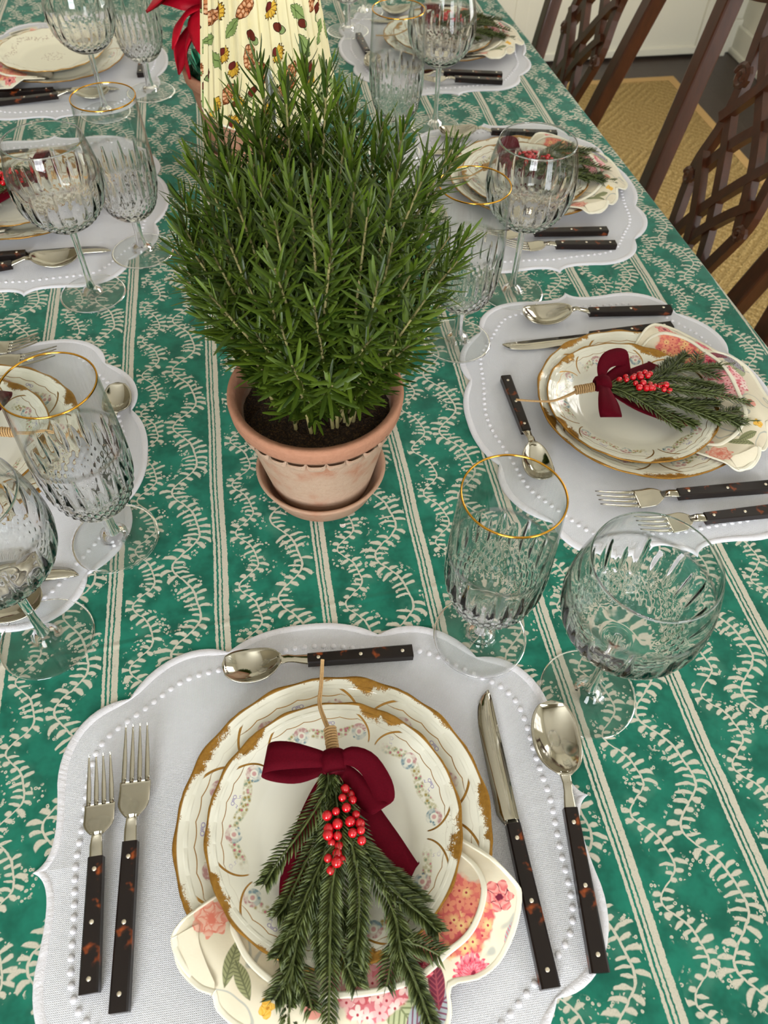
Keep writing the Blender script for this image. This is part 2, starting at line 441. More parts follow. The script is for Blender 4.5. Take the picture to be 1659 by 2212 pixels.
GXY = [None, None]
def m_glass(kz):
    """lead crystal: thin blown walls pass light straight through, the thick cut zone and stem refract"""
    def fn(b, nt):
        P = coord(); x, y, z = xyz(P)
        lwn = nd('ShaderNodeLayerWeight'); lwn.inputs[0].default_value = .5; fc = V(lwn.outputs['Facing']); fre = .035 + .85 * mth('POWER', fc, 4.5)
        tr = nd('ShaderNodeBsdfTransparent'); tr.inputs[0].default_value = (.975, .985, .98, 1)
        gl = nd('ShaderNodeBsdfGlossy'); gl.inputs['Roughness'].default_value = 0.0
        thin = nd('ShaderNodeMixShader'); plug(fre, thin.inputs[0]); nt.links.new(tr.outputs[0], thin.inputs[1]); nt.links.new(gl.outputs[0], thin.inputs[2])
        gs = nd('ShaderNodeBsdfGlass'); gs.inputs['IOR'].default_value = 1.5; gs.inputs['Roughness'].default_value = 0.0
        GXY[:] = [x, y]; ms = nd('ShaderNodeMixShader'); k = kz(z); plug(k, ms.inputs[0])
        nt.links.new(thin.outputs[0], ms.inputs[1]); nt.links.new(gs.outputs[0], ms.inputs[2])
        nt.links.new(ms.outputs[0], nt.nodes['Material Output'].inputs[0])
    return fn
material('crystal_wine', m_glass(lambda z: mx(ss(.178, .168, z), ss(.2072, .2080, z))))
material('crystal_water', m_glass(lambda z: ss(.146, .136, z)))
material('crystal_stem', m_glass(lambda z: 1.0)); material('crystal_foot', m_glass(lambda z: mx(ss(.0405, .0412, sqrt(GXY[0] * GXY[0] + GXY[1] * GXY[1])), ss(.016, .010, sqrt(GXY[0] * GXY[0] + GXY[1] * GXY[1])))))
plain('gilt', srgb(214, 158, 60), .15, metal=1.0)
plain('steel', srgb(186, 181, 168), .10, metal=1.0)
def m_tort(b, nt):
    P = coord(); n = noise(P, 55.0, 3, .6); n2 = noise(P, 120.0, 2)
    c = mix(ss(.60, .72, n), srgb(22, 12, 10), mix(n2, srgb(96, 36, 14), srgb(176, 84, 26)))
    c = mix(ss(.70, .80, noise(P, 30.0, 1)) * ss(.5, .6, n), c, srgb(180, 88, 28))
    setp(b, col=c, rough=.28, spec=.3, coat=.1, coatr=.1)
material('tortoise_resin', m_tort)
plain('pewter_rivet', srgb(226, 216, 196), .3, metal=.8)
def m_terra(white_amt):
    def fn(b, nt):
        P = coord(); n = noise(P, 26.0, 4, .6); n2 = noise(P, 210.0, 3, .6); x, y, z = xyz(P)
        c = mix(n2, srgb(156, 108, 84), srgb(180, 132, 106))
        c = mix(ss(.30, .52, n) * white_amt * ss(.114, .106, z), c, mix(n2, srgb(190, 168, 146), srgb(170, 142, 120)))
        pit = below(voro(P, 300.0)[0], .12, .06) * gt(noise(P, 60.0, 1), .55)
        setp(b, col=c, rough=.88, spec=.2, normal=bump(n2 + pit * -2.0 + sin(z * 2600.0) * .08, .0007, .8))
    return fn
material('weathered_terracotta', m_terra(.85)); material('plain_terracotta', m_terra(.12)); material('pale_terracotta', m_terra(.55))
def m_soil(b, nt):
    P = coord(); n = noise(P, 150.0, 5, .7); f = noise(P, 480.0, 3, .7)
    setp(b, col=mix(ss(.45, .7, f), mix(n, srgb(30, 20, 13), srgb(70, 46, 28)), srgb(120, 88, 52)), rough=.95, normal=bump(n * 2 + f, .006, 1.0))
material('potting_soil', m_soil)
def m_rose(b, nt):
    g = nd('ShaderNodeNewGeometry'); ri = V(g.outputs['Random Per Island']); oi = V(nd('ShaderNodeObjectInfo').outputs['Random'])
    rr = frac(ri * 7.31 + oi * 3.7)
    c = mix(rr, srgb(34, 55, 9), srgb(90, 111, 30))
    back = V(g.outputs['Backfacing'])
    setp(b, col=c, rough=.42, spec=.45)
    tr = nd('ShaderNodeBsdfTranslucent'); plug(mix(.5, c, srgb(120, 160, 40)), tr.inputs[0])
    ms = nd('ShaderNodeMixShader'); ms.inputs[0].default_value = .10
    nt.links.new(b.outputs[0], ms.inputs[1]); nt.links.new(tr.outputs[0], ms.inputs[2]); nt.links.new(ms.outputs[0], nt.nodes['Material Output'].inputs[0])
material('rosemary_leaf', m_rose)
plain('rosemary_stem', srgb(142, 132, 84), .8)
def m_pine(b, nt):
    ri = V(nd('ShaderNodeNewGeometry').outputs['Random Per Island'])
    setp(b, col=mix(ri, srgb(50, 62, 26), srgb(100, 110, 56)), rough=.45, spec=.4)
material('faux_pine', m_pine)
plain('pine_stem', srgb(40, 44, 26), .7)
def m_velvet(b, nt):
    n = noise(coord(), 900.0, 2)
    setp(b, col=mix(n, srgb(64, 1, 12), srgb(90, 2, 21)), rough=.8, spec=.08, sheen=.12, sheenr=.3, sheent=srgb(255, 80, 110), normal=bump(n, .0003, .5))
material('burgundy_velvet', m_velvet)
plain('velvet_selvedge', srgb(176, 40, 60), .7)
plain('red_lacquer', srgb(196, 8, 26), .14, coat=.6, coatr=.05)
def m_twine(b, nt):
    P = coord(); setp(b, col=mix(noise(P, 500.0, 2), srgb(168, 128, 80), srgb(214, 178, 128)), rough=.9, normal=bump(noise(P, 900.0, 2), .0008, .8))
material('jute', m_twine)
def m_bract(b, nt):
    P = coord(); n = noise(P, 40.0, 3); setp(b, col=mix(n, srgb(140, 2, 22), srgb(196, 10, 40)), rough=.5, spec=.2, normal=bump(n, .004, .5))
material('poinsettia_red', m_bract)
plain('green_foil', srgb(12, 74, 52), .22, metal=.85)
plain('silver_glitter', srgb(190, 196, 190), .35, metal=.9)
def m_wood(dark, light, sc_=1.0):
    def fn(b, nt):
        P = coord(); x, y, z = xyz(P); n = noise(vec(x * 6.0, y * 6.0, z), 9.0 * sc_, 4, .6); f = noise(vec(x * 30.0, y * 30.0, z * 2.0), 12.0 * sc_, 2)
        setp(b, col=mix(n * .7 + f * .3, dark, light), rough=.3, spec=.4, coat=.12, coatr=.12)
    return fn
material('mahogany', m_wood(srgb(18, 8, 5), srgb(90, 46, 24)))
plain('seat_fabric', srgb(180, 168, 140), .9)
def m_floor(b, nt):
    P = coord(); x, y, z = xyz(P); n = noise(vec(x, y * 14.0), 5.0, 4, .6)
    pl = floor(x / .083); r1, _c = white(vec(pl, 2.0)); gap = band(frac(x / .083), .0, .012, .01)
    setp(b, col=mix(n * .6 + r1 * .4, srgb(44, 34, 30), srgb(66, 52, 46)), rough=.38, normal=bump(n - gap * 3.0, .001, .5))
material('dark_stained_oak', m_floor)
def m_rug(b, nt):
    P = coord(); x, y, z = xyz(P)
    nb = (noise(P, 30.0, 2) - .5) * .012
    p = (x + y + nb) * .7071; q = (x - y + nb) * .7071
    T = .26
    tp = fabs(frac(p / T) - .5) * T; tq = fabs(frac(q / T) - .5) * T
    dm = mx(tp, tq)
    key = ss(.25, .75, fabs(frac(dm / .026) - .5) * 2.0)
    kn = ss(.36, .64, noise(vec(x, y * 1.0), 150.0, 2, .7)); ro = sin(x * 900.0) * sin(y * 900.0)
    c = mix(kn, srgb(176, 142, 82), srgb(232, 202, 140)); c = mix((1.0 - key) * .28, c, srgb(150, 116, 62))
    setp(b, col=c, rough=.95, spec=.1, normal=bump(key * 1.6 + kn * 1.4 + ro * .3, .006, .9))
material('sisal_weave', m_rug)
plain('rug_binding', srgb(186, 150, 96), .9)
plain('cream_paint', srgb(233, 229, 212), .45); plain('khaki_wall', srgb(140, 132, 110), .8); plain('ceiling_white', srgb(236, 233, 222), .9)
plain('brass', srgb(190, 150, 60), .25, metal=1.0)
plain('window_glass', (1, 1, 1, 1), 0.0, trans=1.0, ior=1.01)
plain('petal_white', srgb(240, 228, 222), .6)
MT = MATS

# ================================================================== the room
def struct(o, label, cat): return tag(o, label, cat, kind='structure')
m = MB(); m.box(RX0, RX1, RY0, RY1, -.05, 0); struct(m.build('floor', MT['dark_stained_oak'], smooth=False), 'dark stained wood floor beyond the tan rug', 'floor')
m = MB(); m.box(RX0, RX1, RY0, RY1, RH, RH + .05); struct(m.build('ceiling', MT['ceiling_white'], smooth=False), 'plain white ceiling over the dining room', 'ceiling')
DAD = .95
def wall(name, horizontal, fixed, out, a0, a1, wins, label):
    """wall in one plane with window openings; horizontal=True runs along x"""
    m = MB(); t = .12
    def bx(p0, p1, z0, z1):
        lo, hi = sorted((fixed, fixed + out * t))
        if horizontal: m.box(p0, p1, lo, hi, z0, z1)
        else: m.box(lo, hi, p0, p1, z0, z1)
    cur = a0
    for (c, h, z0, z1) in sorted(wins):
        bx(cur, c - h, 0, RH); bx(c - h, c + h, 0, z0); bx(c - h, c + h, z1, RH); cur = c + h
    bx(cur, a1, 0, RH)
    o = m.build(name, MT['khaki_wall'], smooth=False); struct(o, label, 'wall'); return o
wall('wall_front', True, RY0, -1, RX0 - .12, RX1 + .12, WIN_F, 'khaki painted wall with two windows behind the viewer')
wall('wall_left', False, RX0, -1, RY0, RY1, [], 'khaki painted wall left of the table')
wb = wall('wall_back', True, RY1, 1, RX0 - .12, RX1 + .12, [], 'cream painted wall around the panelled door'); wb.data.materials[0] = MT['cream_paint']
wr = wall('wall_right', False, RX1, 1, RY0, RY1, WIN_R_ADDED, 'cream wainscoted wall right of the door'); wr.data.materials[0] = MT['cream_paint']
# wainscot mouldings on the right wall
def rail(mb, z, h, d): mb.box(RX1 - d, RX1, RY0, RY1, z - h / 2, z + h / 2)
pm = MB()
for y0_, y1_ in ((2.66, 3.3), (.4, 1.15)):
    pass
    for (a, b_, c_, d_) in ((y0_, y1_, .235, .26), (y0_, y1_, .80, .825), (y0_, y0_ + .025, .235, .825), (y1_ - .025, y1_, .235, .825)):
        pm.box(RX1 - .014, RX1, a, b_, c_, d_)
bevel(pm.build('panel_moulding', MT['cream_paint'], wr, smooth=False), .005)
cr_ = MB(); cr_.box(RX1 - .03, RX1, 2.62, RY1, DAD - .03, DAD + .03); cr_.box(RX1 - .03, RX1, .36, 1.18, DAD - .03, DAD + .03); bevel(cr_.build('chair_rail', MT['cream_paint'], wr, smooth=False), .008)
bb = MB(); rail(bb, .055, .11, .018); rail(bb, .012, .024, .028)
struct(bevel(bb.build('baseboard_right', MT['cream_paint'], smooth=False), .005), 'cream baseboard along the right wall', 'baseboard')
# door in the back wall, with casing
dr = empty('door_1', (1.565, RY1, 0)); struct(dr, 'cream panelled door with brass hinge in the far wall', 'door')
m = MB(); m.box(-.44, .44, -.03, 0, .012, 2.05); bevel(m.build('door_slab', MT['cream_paint'], dr, smooth=False), .004)
m = MB()
for (x0, x1, z0, z1) in ((-.44, -.38, .012, 2.05), (.40, .44, .012, 2.05), (-.44, .44, .012, .042), (-.44, .44, .95, 1.1), (-.44, .44, 1.95, 2.05)):
    m.box(x0, x1, -.042, -.028, z0, z1)
bevel(m.build('door_frame_rail', MT['cream_paint'], dr, smooth=False), .004)
for z in (.22, 1.8):
    h = MB(); h.tube([(.446, -.05, z - .05), (.446, -.05, z + .05)], .008, 10); h.box(.435, .446, -.046, -.04, z - .05, z + .05); h.build('hinge', MT['brass'], dr)
m = MB(); m.box(2.008, 2.11, RY1 - .055, RY1, 0, 2.1); m.box(1.02, 1.122, RY1 - .055, RY1, 0, 2.1); m.box(1.02, 2.11, RY1 - .055, RY1, 2.06, 2.16)
struct(bevel(m.build('trim_1', MT['cream_paint'], smooth=False), .006), 'cream door casing beside the brass hinge', 'trim')
m = MB(); m.box(RX0, 1.02, RY1 - .018, RY1, 0, .13); m.box(2.11, RX1, RY1 - .018, RY1, 0, .13)
struct(bevel(m.build('baseboard_back', MT['cream_paint'], smooth=False), .005), 'cream baseboard along the far wall', 'baseboard')
# windows
def window(name, horizontal, fixed, out, c, h, z0, z1, label):
    r = empty(name, (c, fixed, 0) if horizontal else (fixed, c, 0)); struct(r, label, 'window')
    def bx(mb, a0, a1, q0, q1, d0, d1):
        lo, hi = sorted((out * d0, out * d1))
        if horizontal: mb.box(a0, a1, lo, hi, q0, q1)
        else: mb.box(lo, hi, a0, a1, q0, q1)
    m = MB()
    for a in ((-h, -h + .05), (h - .05, h)): bx(m, a[0], a[1], z0, z1, .0, .1)
    for a in ((z0, z0 + .05), (z1 - .05, z1), ((z0 + z1) / 2 - .025, (z0 + z1) / 2 + .025)): bx(m, -h, h, a[0], a[1], .0, .1)
    m.build('window_frame', MT['cream_paint'], r, smooth=False)
    m = MB()
    for k in (1, 2):
        a = -h + 2 * h * k / 3; bx(m, a - .012, a + .012, z0, z1, .04, .07)
    for k in (1, 3):
        q = z0 + (z1 - z0) * k / 4; bx(m, -h, h, q - .012, q + .012, .04, .07)
    m.build('muntin', MT['cream_paint'], r, smooth=False)
    m = MB()
    bx(m, -h - .09, -h, z0 - .09, z1 + .09, -.02, 0); bx(m, h, h + .09, z0 - .09, z1 + .09, -.02, 0); bx(m, -h, h, z1, z1 + .09, -.02, 0); bx(m, -h, h, z0 - .09, z0, -.03, 0)
    m.build('window_casing', MT['cream_paint'], r, smooth=False)
nw = 0
for (c, h, z0, z1) in WIN_F: nw += 1; window('window_%d' % nw, True, RY0, -1, c, h, z0, z1, 'white sash window %s of the viewer' % ('behind and left', 'behind and right')[nw - 1])
for (c, h, z0, z1) in WIN_R_ADDED: nw += 1; window('window_%d' % nw, False, RX1, 1, c, h, z0, z1, 'unseen white sash window added in the right wall for light, %s one' % ('nearer', 'farther')[nw - 3])  # right-wall windows are additions that brighten the far end of the room

# rug
rg = empty('area_rug', (0, 0, 0)); tag(rg, 'tan woven sisal rug with diamond relief under the table', 'rug')
m = MB(); m.box(-1.5, 1.755, -1.3, 3.125, .0, .011); m.build('rug_field', MT['sisal_weave'], rg, smooth=False)
m = MB(); m.box(1.755, 1.79, -1.335, 3.16, .0, .012); m.box(-1.535, -1.5, -1.335, 3.16, 0, .012); m.box(-1.5, 1.755, 3.125, 3.16, 0, .012); m.box(-1.5, 1.755, -1.335, -1.3, 0, .012)
m.build('rug_border', MT['rug_binding'], rg, smooth=False)

# ================================================================== table and cloth
SL = -.0399                                      # the table runs very slightly across the stripes
def edge_r(y): return .628 + SL * (y - .67)
TY0, TY1, TW = -.07, 2.32, 1.17
tb = empty('dining_table', (0.03, 1.1, 0)); tag(tb, 'long wooden dining table hidden under the green cloth', 'table')
def tquad(y): return edge_r(y) - TW - .0, edge_r(y)
m = MB()
x0a, x1a = tquad(TY0); x0b, x1b = tquad(TY1); e = .006
for z in (TZ - .04, TZ - .004): m.v += [(x0a + e - .03, TY0 + e - 1.1, z), (x1a - e - .03, TY0 + e - 1.1, z), (x1b - e - .03, TY1 - e - 1.1, z), (x0b + e - .03, TY1 - e - 1.1, z)]
m.f += [(0, 3, 2, 1), (4, 5, 6, 7), (0, 1, 5, 4), (1, 2, 6, 5), (2, 3, 7, 6), (3, 0, 4, 7)]
m.build('table_top', MT['mahogany'], tb, smooth=False)
for (px, py) in ((.5, .12), (-.42, .12), (.42, 2.1), (-.5, 2.1)):
    m = MB(); m.loft([(0, 0, 0, .03, .03)], 8) if False else m.tube([(px - .03, py - 1.1, .012), (px - .03, py - 1.1, .3), (px - .03, py - 1.1, TZ - .04)], [.022, .03, .038], 12); m.build('leg', MT['mahogany'], tb)
# tablecloth: a flat top with a soft rounded edge and a hanging skirt in folds
def cloth():
    V_, F_, UV = [], [], []
    nx, ny = 60, 120; idx = {}
    def xy(i, j):
        y = TY0 + (TY1 - TY0) * j / ny; a, b = tquad(y); return a + (b - a) * i / nx, y
    for i in range(nx + 1):
        for j in range(ny + 1):
            x, y = xy(i, j); idx[i, j] = len(V_); V_.append((x, y, TZ)); UV.append((x, y))
    for i in range(nx):
        for j in range(ny): F_.append((idx[i, j], idx[i + 1, j], idx[i + 1, j + 1], idx[i, j + 1]))
    per = [(i, 0) for i in range(nx)] + [(nx, j) for j in range(ny)] + [(nx - i, ny) for i in range(nx)] + [(0, ny - j) for j in range(ny)]
    N = len(per); cx_, cy_ = .03, 1.12
    rings = []
    steps = [(.002, -.0006), (.005, -.003), (.0065, -.008), (.008, -.03), (.012, -.08), (.02, -.16), (.024, -.20), (.028, -.235)]
    for (o_, dz) in steps:
        ring = []
        for k, (i, j) in enumerate(per):
            x, y = xy(i, j)
            nxn = (1 if i == nx else -1 if i == 0 else 0); nyn = (1 if j == ny else -1 if j == 0 else 0)
            l = math.hypot(nxn, nyn); nxn /= l; nyn /= l
            f = o_ + .014 * min(1, -dz / .3) ** 1.5 * math.sin(k * 2 * PI / 14.4 + .7 * math.sin(k * .21))
            if dz < -.01: f = max(f, .004)
            ring.append(len(V_)); V_.append((x + nxn * f, y + nyn * f, TZ + dz)); UV.append((x + nxn * -dz, y + nyn * -dz))
        rings.append(ring)
    prev = [idx[p] for p in per]
    for ring in rings:
        for k in range(N): F_.append((prev[k], ring[k], ring[(k + 1) % N], prev[(k + 1) % N]))
        prev = ring
    me = mesh('tablecloth', V_, F_); uvl = me.uv_layers.new(name='unfolded')
    ids = np.zeros(len(me.loops), dtype=np.int32); me.loops.foreach_get('vertex_index', ids)
    uvl.data.foreach_set('uv', np.array(UV, dtype=np.float32)[ids].ravel())
    return tag(link('tablecloth', me, MT['block_printed_cotton']), 'emerald green block printed tablecloth with cream vines and stripes', 'tablecloth')
cloth()

# ================================================================== placemats
def mat_outline(n=14):
    q = []
    def bez(*P):
        for i in range(n):
            t = i / n; pts = [np.array(p) for p in P]
            while len(pts) > 1: pts = [a * (1 - t) + b * t for a, b in zip(pts, pts[1:])]
            q.append(pts[0])
    bez((.0, .190), (.044, .191), (.070, .170)); bez((.070, .170), (.098, .186), (.140, .170), (.157, .135)); bez((.157, .135), (.192, .137), (.218, .100), (.210, .058)); bez((.210, .058), (.206, .025), (.208, .006), (.222, .0))
    right = q; full = list(right)                      # top centre to right tip
    full += [np.array((.222, 0.))] + [np.array((p[0], -p[1])) for p in right[::-1]]
    full += [np.array((-p[0], -p[1])) for p in right[1:]] + [np.array((-.222, 0.))] + [np.array((-p[0], p[1])) for p in right[:0:-1]]
    return np.array(full)
MO = mat_outline()
def offset_in(P, d):
    c = np.array(P); n = len(c); T = np.roll(c, -1, 0) - np.roll(c, 1, 0); T /= np.linalg.norm(T, axis=1)[:, None]
    return c + np.stack([T[:, 1], -T[:, 0]], 1) * d     # outline runs clockwise: inward is to the right
def smooth_loop(P, it):
    P = np.array(P)
    for _ in range(it): P = .5 * P + .25 * (np.roll(P, 1, 0) + np.roll(P, -1, 0))
    return P
def resample(P, n):
    Q = np.vstack([P, P[:1]]); d = np.r_[0, np.cumsum(np.linalg.norm(np.diff(Q, axis=0), axis=1))]
    s = np.linspace(0, d[-1], n, endpoint=False); return np.stack([np.interp(s, d, Q[:, 0]), np.interp(s, d, Q[:, 1])], 1)
IN1 = offset_in(MO, .0062)
IN1s = smooth_loop(IN1, 6)
mm = MB()
def ring(P, z): return [(p[0], p[1], z) for p in P]
rs = [ring(MO * .997, .0002), ring(IN1s, .0018)] + [ring(smooth_loop(IN1s, 120) * f, .0018) for f in (.8, .6, .4, .2, .02)]
mm.grid(rs, cv=True); mm.f.append(tuple(range((len(rs) - 1) * len(MO), len(rs) * len(MO))))
MAT_FIELD = mm.data('mat_field', MT['white_linen'])
ME = resample(MO, 1300); IE = resample(IN1s, 1300)
jit = [random.Random(k).uniform(-.0002, .0002) for k in range(1300)]
def sring(t, z, a): return [(p[0] * (1 - t) + q[0] * t, p[1] * (1 - t) + q[1] * t, z + a * jit[k] + a * (.00022 if k % 2 else -.00022)) for k, (p, q) in enumerate(zip(ME, IE))]
mm = MB(); mm.grid([sring(0, .0002, 0), sring(0, .0014, .6), sring(.18, .0025, 1), sring(.8, .0025, 1), sring(1.02, .0017, .2)], cv=True)
MAT_EDGE = mm.data('mat_edge', MT['white_satin_stitch'])
BE = resample(smooth_loop(offset_in(smooth_loop(resample(MO, 400), 40) * .985, .020), 60), 132)
dm = MB(); dm.lathe([(.0026, .0), (.0025, .0007), (.0017, .0014), (.0007, .0017), (.0001, .00175)], 10); DOT = dm.data('embroidered_dot', MT['white_satin_stitch'])
am = MB()
for p in BE:
    dd = MB(); dd.lathe([(.0026, .0), (.0024, .0008), (.0014, .0015), (.0001, .0017)], 8); am.add([(a + p[0], b + p[1], c + .0017) for (a, b, c) in dd.v], dd.f)
DOTS = am.data('embroidered_dots', MT['white_satin_stitch'])

# ================================================================== cutlery
def handle_parts(length, hw0, hw1, ht):
    """handle scale along -y from 0 to -length, with three rivets"""
    m = MB()
    P = []
    for k in range(9):
        t = k / 8; hw = hw0 + (hw1 - hw0) * t; y = -length * t
        P.append([(-hw, y, -ht), (-hw, y, ht * .75), (-hw * .8, y, ht), (hw * .8, y, ht), (hw, y, ht * .75), (hw, y, -ht)])
    m.grid(P, cv=True); m.f.append(tuple(range(6))[::-1]); m.f.append(tuple(range(48, 54)))
    return m
def rivet_mesh():
    m = MB(); m.lathe([(.0017, -.001), (.0017, .0002), (.0013, .0005), (.0001, .0006)], 12); return m.data('rivet', MT['pewter_rivet'])
RIVET = rivet_mesh()
HANDLES = {}
def add_handle(root, y0, z0, y1, z1, hw0, hw1, ht, key):
    if key not in HANDLES:
        L = math.hypot(y1 - y0, z1 - z0); HANDLES[key] = (handle_parts(L, hw0, hw1, ht).data('handle', MT['tortoise_resin'], smooth=False), L)
    me, L = HANDLES[key]
    h = link('handle', me, None, root, (0, y0, z0)); h.rotation_euler = (-math.atan2(z1 - z0, y0 - y1) * -1 * -1, 0, 0)
    for t in (.1, .5, .9):
        r = link('rivet', RIVET, None, h, (0, -L * t, ht))
    return h
def spoon_head(L, hw, depth, neck_y, neck_z):
    """bowl from y=0 (tip) down to -L, then a neck to neck_y"""
    m = MB(); n = 22; k = 12; T = []; Bt = []
    for i in range(n + 1):
        t = i / n; y = -L * t; wd = hw * (max(0, 1 - abs(2 * (t - .46) / 1.0 * (1.02 if t < .46 else .93)) ** 2.5)) ** .55 if 0 < t < 1 else 0
        wd = max(wd, .0016 if t < .5 else .0045)
        zt = .0155 - .006 * math.sin(PI * min(1, t * 1.05)) + .002 * t
        rowt, rowb = [], []
        for j in range(k + 1):
            s = -1 + 2 * j / k; dz = depth * (1 - s * s) * math.sin(PI * min(1, max(0, t))) ** .7
            rowt.append((wd * s, y, zt - dz)); rowb.append((wd * s * 1.02, y, zt - dz - .0012 - .0006 * (1 - s * s)))
        T.append(rowt + rowb[::-1])
    m.grid(T, cv=True); e = len(T[0]); m.f.append(tuple(range(e))); m.f.append(tuple(range(n * e, (n + 1) * e))[::-1])
    m.loft([(-L + .004, 0, .0145, .0048, .001), (-L - .006, 0, .0165, .0040, .0013), ((-L + neck_y) * .5, 0, (neck_z + .016) * .5 + .001, .0038, .0016), (neck_y, 0, neck_z, .0052, .002), (neck_y - .006, 0, neck_z, .005, .0015)], 12)
    return m
def fork_head(L, hw, neck_y, neck_z):
    m = MB(); tl = L * .62
    def zc(y): t = -y / L; return .019 - .0115 * math.sin(min(1, t * 1.15) * PI * .5) + .0045 * max(0, (t - .62) / .38) ** 1.3
    for k in range(4):
        xr = (-.75 + .5 * k) * hw; xt = xr * .93; st = []
        for i in range(9):
            t = i / 8; y = -tl * t; st.append((y, xt + (xr - xt) * t, zc(y), .0006 + .0014 * min(1, t * 1.6) * hw / .0125, .0005 + .0005 * t))
        m.loft(st, 8)
    st = []
    for i in range(11):
        t = i / 10; y = -tl * .97 - (L - tl * .97) * t; wd = hw if t < .6 else hw * (1 - ((t - .6) / .4) ** 1.6 * .60)
        st.append((y, 0, zc(y), wd, .0003 if i == 0 else .0010))
    m.loft(st, 14, 4)
    m.loft([(-L + .002, 0, zc(-L), hw * .32, .0014), ((-L + neck_y) / 2, 0, (zc(-L) + neck_z) / 2 + .001, .0050, .0017), (neck_y, 0, neck_z, .0052, .002), (neck_y - .006, 0, neck_z, .005, .0015)], 12)
    return m
def knife_head(L):
    m = MB(); P = []
    for i in range(25):
        t = i / 24; y = -L * t
        back = .0072 - .0010 * t; wd = .0172 * (1 - .66 * (1 - min(1, t / .5)) ** 4)
        if t < .06: wd *= (.25 + .75 * (t / .06) ** .5); back -= .0012 * (1 - t / .06)
        if t > .93: wd -= .005 * (t - .93) / .07
        edge = back - wd
        P.append([(edge, y, .0038), ((edge + back) / 2, y, .0045), (back, y, .0046), (back, y, .0032), ((edge + back) / 2, y, .0031), (edge, y, .0036)])
    m.grid(P, cv=True); m.f.append(tuple(range(6))); m.f.append(tuple(range(144, 150))[::-1])
    m.loft([(-L + .004, .0, .0042, .0050, .0015), (-L - .004, 0, .0048, .0056, .003), (-L - .01, 0, .005, .0055, .0034)], 12, 4)
    return m
CUT = {}
def make_cutlery():
    def proto(name, head_mb, part, tot, hy, hz, h0, h1, ht, ez):
        r = empty(name); link(part, head_mb.data(part, MT['steel']), None, r)
        add_handle(r, hy, hz, -tot, ez, h0, h1, ht, name); CUT[name] = r
    proto('dinner_fork', fork_head(.074, .0125, -.092, .0105), 'fork_head', .204, -.092, .0095, .0057, .0068, .0042, .0048)
    proto('salad_fork', fork_head(.062, .0120, -.078, .0105), 'fork_head', .168, -.078, .0095, .0055, .0068, .0042, .0048)
    proto('dinner_knife', knife_head(.116), 'knife_blade', .229, -.116, .0052, .0057, .0070, .0045, .0048)
    proto('soup_spoon', spoon_head(.066, .0205, .0085, -.090, .0105), 'spoon_bowl', .204, -.090, .0095, .0055, .0068, .0042, .0048)
    proto('dessert_spoon', spoon_head(.053, .0165, .0075, -.076, .0105), 'spoon_bowl', .172, -.076, .0095, .0052, .0063, .0042, .0048)
make_cutlery()
used = set()
def place(kind, tip, end, label, z=.0019):
    p = CUT[kind]; o = p if kind not in used else copy_tree(p); used.add(kind)
    o.location = (tip[0], tip[1], TZ + z)
    o.rotation_euler = (0, 0, math.atan2(tip[1] - end[1], tip[0] - end[0]) - PI / 2)
    tag(o, label, {'dinner_fork': 'fork', 'salad_fork': 'fork', 'dinner_knife': 'knife'}.get(kind, 'spoon'), 'tortoiseshell handled cutlery')
    return o

# ================================================================== plates
def plate_prof(r, H):
    """upper surface height of a plate of unit radius"""
    if r < .56: return .004
    if r < .70: t = (r - .56) / .14; return .004 + (H * .42 - .004) * (3 * t * t - 2 * t ** 3)
    return H * .42 + (H - H * .42) * ((r - .70) / .30) ** .85
def plate_mesh(name, R, H, mat):
    m = MB(); n = 180; up = [0.001, .2, .4, .52, .58, .62, .66, .70, .76, .82, .87, .91, .94, .965, .985, 1.0]
    def fn(r, z, t, k):
        q = r / R
        sc_ = 1 + (.010 * (abs(math.cos(5 * t)) ** .6 - .5) + .005 * math.cos(20 * t)) * max(0, (q - .7) / .3) ** 2
        zz = z + (.0006 * math.cos(20 * t) * max(0, (q - .85) / .15) if z > .004 else 0)
        return r * sc_, zz
    prof = [(u * R, plate_prof(u, H)) for u in up]
    prof += [(R * 1.004, H - .0006), (R * 1.0, H - .0018)] + [(u * R, plate_prof(u, H) - .0028) for u in (.94, .85, .75, .68, .62)] + [(R * .60, .0012), (R * .585, 0), (R * .56, 0), (R * .55, .0015), (R * .3, .0015), (.0005, .0015)]
    m.lathe(prof, n, fn); return m.data(name, mat)
DIN_R, DIN_H, SAL_R, SAL_H = .1225, .021, .0985, .0185
DIN = plate_mesh('dinner_plate', DIN_R, DIN_H, MT['cream_porcelain_dinner'])
SAL = plate_mesh('salad_plate', SAL_R, SAL_H, MT['cream_porcelain_salad'])
SAL2 = plate_mesh('salad_plate', SAL_R, SAL_H, MT['cream_porcelain_medallion'])
